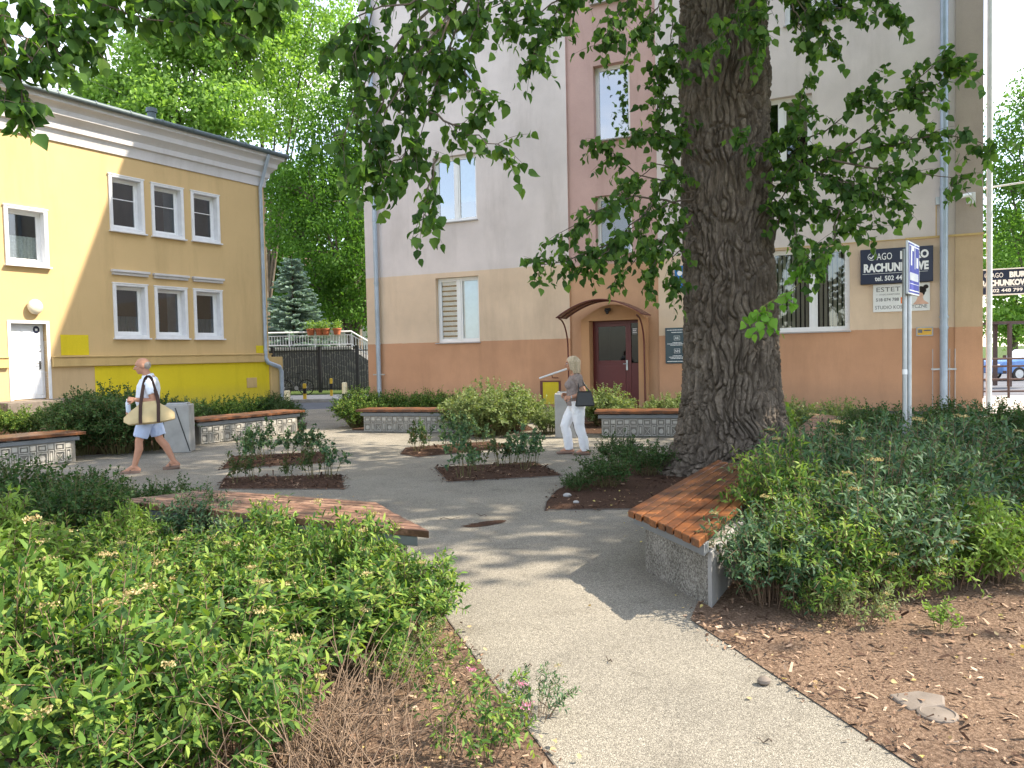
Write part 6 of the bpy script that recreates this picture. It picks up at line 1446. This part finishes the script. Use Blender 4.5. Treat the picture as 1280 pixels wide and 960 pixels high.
# ---- man: local +x = walking direction, +y = his left (towards the camera)
mpos = G(191, 589); mscale = 1.0
man = empty('person', (mpos.x, mpos.y, 0), pi + .34, 'bald man in pale polo shirt and light blue shorts walking left', 'person')
m = MB()
hipz = .86; sh = 1.36
HL, HR = (.02, .09, hipz), (.0, -.09, hipz)
KL, AL = (.16, .09, .47), (.235, .09, .10)         # left leg forward
KR, AR = (-.10, -.09, .47), (-.285, -.09, .125)    # right leg behind
for (h_, k_, a_) in ((HL, KL, AL), (HR, KR, AR)):
    chain(m, [h_, k_], [.085, .056]); md = Vector(k_).lerp(Vector(a_), .32) + Vector((-.022, 0, 0)); chain(m, [k_, md, a_], [.055, .058, .036])
def foot(m, a, toe, w=.038):
    a = Vector(a); t = Vector(toe); heel = a + Vector((-.055, 0, -.055)); capsule(m, a, heel, .036, .032); capsule(m, heel, t, .034, .022); capsule(m, a, t.lerp(a, .35) + Vector((0, 0, -.01)), .036, .028)
foot(m, AL, (.40, .10, .025)); foot(m, AR, (-.155, -.10, .022))
chain(m, [(.0, 0, .88), (.03, 0, 1.05), (.015, 0, 1.25), (-.005, 0, 1.36)], [.12, .13, .135, .10])
for s in (1, -1): capsule(m, (0, 0, 1.30), (-.01, s * .165, 1.335), .11, .07)
chain(m, [(-.005, 0, 1.36), (.035, 0, 1.46), (.05, 0, 1.50)], [.075, .058, .058])
headc = Vector((.085, 0, 1.575)); head(m, headc, 1.02, .12)
# arms: left near arm bent forward; right arm low, forward
SL, EL, WL = (-.01, .20, 1.325), (-.075, .255, 1.055), (.165, .26, 1.09)
SR, ER, WR_ = (-.01, -.20, 1.325), (.02, -.25, 1.05), (.235, -.20, .875)
chain(m, [SL, EL, WL], [.056, .044, .030]); chain(m, [SR, ER, WR_], [.056, .044, .030])
hand(m, WL, (1, 0, .12), (0, -.8, -.6), 1, 1.25); hand(m, WR_, (.9, 0, -.35), (.2, .9, .2), 1, 1.0)
body = remeshed(m, 'body', 'skin', man, .0062, 2)
face_details(body, headc, 1.02, .12)
m = MB(); m.tube([(.0, 0, .80), (.01, 0, .92), (.03, 0, 1.05), (.015, 0, 1.25), (-.005, 0, 1.35)], [.156, .156, .164, .164, .130], 20)
for s in (1, -1): capsule(m, (-.006, 0, 1.295), (-.012, s * .172, 1.335), .136, .090)
for S_, E_ in ((SL, EL), (SR, ER)):
    S_, E_ = Vector(S_), Vector(E_); m.tube([S_ - (E_ - S_) * .12, S_, S_.lerp(E_, .62)], [.05, .080, .072], 18)
m.tube([(-.005, 0, 1.35), (.010, 0, 1.40), (.020, 0, 1.445)], [.125, .092, .076], 18)
shirt = remeshed(m, 'polo_shirt', 'pale_blue_shirt', man, .010, 2)
m = MB(); chain(m, [(.0, 0, .92), (.0, 0, .84)], [.142, .150])
for h_, k_ in ((HL, KL), (HR, KR)):
    h_, k_ = Vector(h_), Vector(k_); m.tube([h_ + Vector((0, 0, .05)), h_.lerp(k_, .3), h_.lerp(k_, .86)], [.115, .112, .100], 18)
remeshed(m, 'shorts', 'blue_shorts', man, .010, 2)
m = MB(); m.ball(headc + Vector((-.055, 0, .010)), (.065, .080, .070), 14, 10); remeshed(m, 'hair', 'grey_hair', man, .008, 2)
for a_, t_ in ((AL, (.40, .10, .018)), (AR, (-.155, -.10, .015))):
    a_ = Vector(a_); m = MB(); m.tube([a_ + Vector((-.075, 0, -.088)), Vector(t_) + Vector((.02, 0, -.012))], [.042, .044], 10); m.v = [(x, y, min(z, a_.z - .06)) for x, y, z in m.v]
    m.tube([a_ + Vector((.05, .05, -.075)), a_ + Vector((.06, 0, -.015)), a_ + Vector((.05, -.05, -.075))], .012, 6); m.build('sandal', MAT['shoe_tan'], man, smooth=True)
m = MB(); m.lathe([(.034, -.012), (.036, 0), (.034, .012)], Vector(WR_) - Vector((.02, 0, -.02)), 12, Matrix.Rotation(1.2, 4, 'Y')); m.build('wristband', MAT['brown_strap'], man, smooth=True)
# bag on the left shoulder (hangs on the camera side) - a thing of its own
bag = empty('shoulder_bag', (0, 0, 0), 0, 'large cream canvas bag with brown straps on the walking man', 'bag'); bag.matrix_world = man.matrix_basis @ Matrix.Identity(4)
by = .345
def bag_sec(x):
    u = (x + .02) / .345; zb = .735 + .055 * max(0, -x / .38) ** 2 + .05 * max(0, u - .75) / .25 - (.02 * x); w = .12 * max(.10, 1 - abs(u) ** 5) ** .5
    zt = 1.06 - .20 * max(0, abs(u) - .28) / .72 + .03 * (-x / .38)
    return zb, zt, w
def bag_y(x, z):
    zb, zt, w = bag_sec(x); k = min(1, max(0, (z - zb) / (zt - zb))); return w * (1 - k ** 1.7 * .86)
m = MB(); secs = np.linspace(-.36, .32, 25); vs = []; nn = 22
for x in secs:
    zb, zt, w = bag_sec(x); ring = []
    for k in range(11): q = k / 10; ring.append((x, by + bag_y(x, zb + (zt - zb) * q) * (1 - .35 * (1 - min(1, q / .10))), zb + (zt - zb) * q))
    for k in range(10, -1, -1): q = k / 10; ring.append((x, by - bag_y(x, zb + (zt - zb) * q) * (1 - .35 * (1 - min(1, q / .10))), zb + (zt - zb) * q))
    vs += [(a + .010 * noise.noise(Vector((a * 9, b * 9, c * 9))), b + .022 * noise.noise(Vector((a * 9 + c * 6, b * 5 + 3, c * 8))), c) for a, b, c in ring]
fs = [(i * nn + j_, i * nn + (j_ + 1) % nn, (i + 1) * nn + (j_ + 1) % nn, (i + 1) * nn + j_) for i in range(24) for j_ in range(nn)] + [tuple(range(nn - 1, -1, -1)), tuple(24 * nn + j_ for j_ in range(nn))]
m.add(vs, fs); bo = fixnorm(m.build('bag_body', MAT['canvas_bag'], bag, smooth=True))
for sg_ in (1, -1):
    m = MB(); pth = []
    for k in range(6): z = .75 + .25 * k / 5; pth.append((.085, by + sg_ * (bag_y(.085, z) + .012), z))
    pth += [(.075, .285 + .02 * sg_, 1.14), (.050, .262, 1.30), (.022, .235, 1.40), (-.01, .21, 1.437), (-.05, .235, 1.40), (-.085, .262, 1.28), (-.125, .285 + .02 * sg_, 1.14)]
    for k in range(6): z = 1.01 - .25 * k / 5; pth.append((-.15, by + sg_ * (bag_y(-.15, z) + .012), z))
    pts = [Vector(p) for p in pth]; vs = []; w_ = .023
    for p in pts: vs += [p + Vector((-w_, -.003, 0)), p + Vector((w_, -.003, 0)), p + Vector((w_, .003, 0)), p + Vector((-w_, .003, 0))]
    fs = [(4 * i + j_, 4 * i + (j_ + 1) % 4, 4 * i + 4 + (j_ + 1) % 4, 4 * i + 4 + j_) for i in range(len(pts) - 1) for j_ in range(4)]
    m.add(vs, fs); fixnorm(m.build('strap', MAT['brown_strap'], bag))
bt = empty('water_bottle', (0, 0, 0), 0, 'pale blue plastic bottle in the lowered hand of the walking man', 'bottle'); bt.matrix_world = man.matrix_basis @ Matrix.Translation((.315, -.185, .85)) @ Matrix.Rotation(.05, 4, 'Y')
m = MB(); m.lathe([(.030, 0), (.034, .01), (.034, .15), (.030, .18), (.014, .205), (.014, .215)], n=16); m.build('flask', MAT['bottle'], bt, smooth=True)
m = MB(); m.lathe([(.016, .215), (.016, .235)], n=12); m.build('cap', MAT['sign_white'], bt, smooth=True)

# ---- woman
wpos = G(720, 568)
wom = empty('person', (wpos.x, wpos.y, 0), pi + .05, 'blond woman in taupe top and white trousers walking past the door', 'person')
m = MB(); hz = .83
HL, HR = (-.03, .085, hz), (-.03, -.085, hz)
KL, AL = (-.05, .085, .45), (-.135, .085, .095)
KR, AR = (.16, -.085, .46), (.10, -.085, .10)
for (h_, k_, a_) in ((HL, KL, AL), (HR, KR, AR)):
    chain(m, [h_, k_], [.09, .056]); md = Vector(k_).lerp(Vector(a_), .3) + Vector((-.022, 0, 0)); chain(m, [k_, md, a_], [.054, .055, .034])
foot(m, AL, (.045, .09, .024)); foot(m, AR, (.285, -.09, .024))
chain(m, [(-.02, 0, .86), (.0, 0, 1.0), (.01, 0, 1.14), (-.02, 0, 1.26)], [.125, .115, .122, .085])
for s in (1, -1): capsule(m, (-.01, 0, 1.20), (-.03, s * .145, 1.235), .095, .058); 
m.ball((.085, .055, 1.12), (.065, .06, .065)); m.ball((.085, -.055, 1.12), (.065, .06, .065))
chain(m, [(-.02, 0, 1.26), (.005, 0, 1.34), (.02, 0, 1.39)], [.065, .050, .050])
hw = Vector((.045, 0, 1.465)); head(m, hw, .95, .06)
SL, EL, WL = (-.03, .175, 1.225), (-.125, .215, .985), (.095, .20, .935)
SR, ER, WR_ = (-.03, -.175, 1.225), (-.10, -.21, .985), (.10, -.18, .96)
chain(m, [SL, EL, WL], [.050, .040, .027]); chain(m, [SR, ER, WR_], [.050, .040, .027])
hand(m, WL, (1, 0, -.1), (0, -.8, -.6), 1, 1.0, .9); hand(m, WR_, (1, 0, .0), (0, .8, -.6), -1, 1.0, .9)
body = remeshed(m, 'body', 'skin', wom, .0062, 2); face_details(body, hw, .95, .06)
m = MB(); m.tube([(-.02, 0, .80), (-.01, 0, .9), (.0, 0, 1.0), (.01, 0, 1.14), (-.02, 0, 1.25)], [.154, .146, .134, .136, .098], 20)
for s in (1, -1): capsule(m, (-.014, 0, 1.195), (-.032, s * .15, 1.235), .112, .074)
m.ball((.085, .055, 1.12), (.078, .07, .078)); m.ball((.085, -.055, 1.12), (.078, .07, .078))
for S_, E_ in ((SL, EL), (SR, ER)):
    S_, E_ = Vector(S_), Vector(E_); m.tube([S_ - (E_ - S_) * .1, S_, S_.lerp(E_, .55)], [.045, .068, .062], 18)
remeshed(m, 'top', 'taupe_top', wom, .010, 2)
m = MB(); chain(m, [(-.02, 0, .87), (-.03, 0, .80)], [.135, .148])
for h_, k_, a_ in ((HL, KL, AL), (HR, KR, AR)):
    h_, k_, a_ = Vector(h_), Vector(k_), Vector(a_); m.tube([h_ + Vector((0, 0, .04)), h_.lerp(k_, .35), k_, k_.lerp(a_, .5) + Vector((-.012, 0, 0)), a_ + Vector((0, 0, -.03))], [.112, .106, .080, .078, .068], 18)
remeshed(m, 'trousers', 'white_trousers', wom, .010, 2)
m = MB(); m.ball(hw + Vector((-.025, 0, .040)), (.108, .092, .085), 16, 10)
for k in range(9):
    a = pi * .30 + (2 * pi - pi * .6) * k / 8; q = hw + Vector((-.025 + .090 * cos(a), .082 * sin(a), .03)); capsule(m, q, q + Vector((-.012 + .02 * (a > pi * .9 and a < pi * 1.1), .0, -.175 if abs(a - pi) < 2 else -.12)), .036, .024, 10)
hair = remeshed(m, 'hair', 'blond_hair', wom, .008, 3)
for a_, t_ in ((AL, (.045, .09, .018)), (AR, (.285, -.09, .018))):
    a_ = Vector(a_); m = MB(); m.tube([a_ + Vector((-.08, 0, -.072)), Vector(t_).lerp(a_, .4) + Vector((0, 0, -.02)), Vector(t_) + Vector((.015, 0, .0))], [.038, .044, .034], 12); m.v = [(x, y, max(.004, z * .8)) for x, y, z in m.v]; m.build('shoe', MAT['shoe_tan'], wom, smooth=True)
m = MB(); m.lathe([(.029, -.01), (.031, 0), (.029, .01)], Vector(WL) - Vector((.01, 0, 0)), 12, Matrix.Rotation(pi / 2, 4, 'Y')); m.build('watch', MAT['galvanised'], wom, smooth=True)
hb = empty('handbag', (0, 0, 0), 0, 'black shoulder bag hanging at the walking woman\'s hip', 'bag'); hb.matrix_world = wom.matrix_basis @ Matrix.Identity(4)
m = MB(); yb_ = .265
m.add([(x, yb_ + s * w, z) for s in (-1, 1) for (x, z, w) in ((.035, .79, .05), (-.275, .79, .05), (-.225, 1.03, .02), (-.005, 1.03, .02))], [(0, 1, 2, 3), (7, 6, 5, 4), (0, 4, 5, 1), (1, 5, 6, 2), (2, 6, 7, 3), (3, 7, 4, 0)])
fixnorm(m.build('bag_body', MAT['black_leather'], hb, bevel=.02))
m = MB(); m.tube([(-.02, yb_, 1.02), (-.025, .245, 1.12), (-.02, .195, 1.27), (-.03, .165, 1.305), (-.05, .195, 1.27), (-.13, .25, 1.12), (-.20, yb_, 1.02)], .011, 6); m.build('strap', MAT['black_leather'], hb, smooth=True)
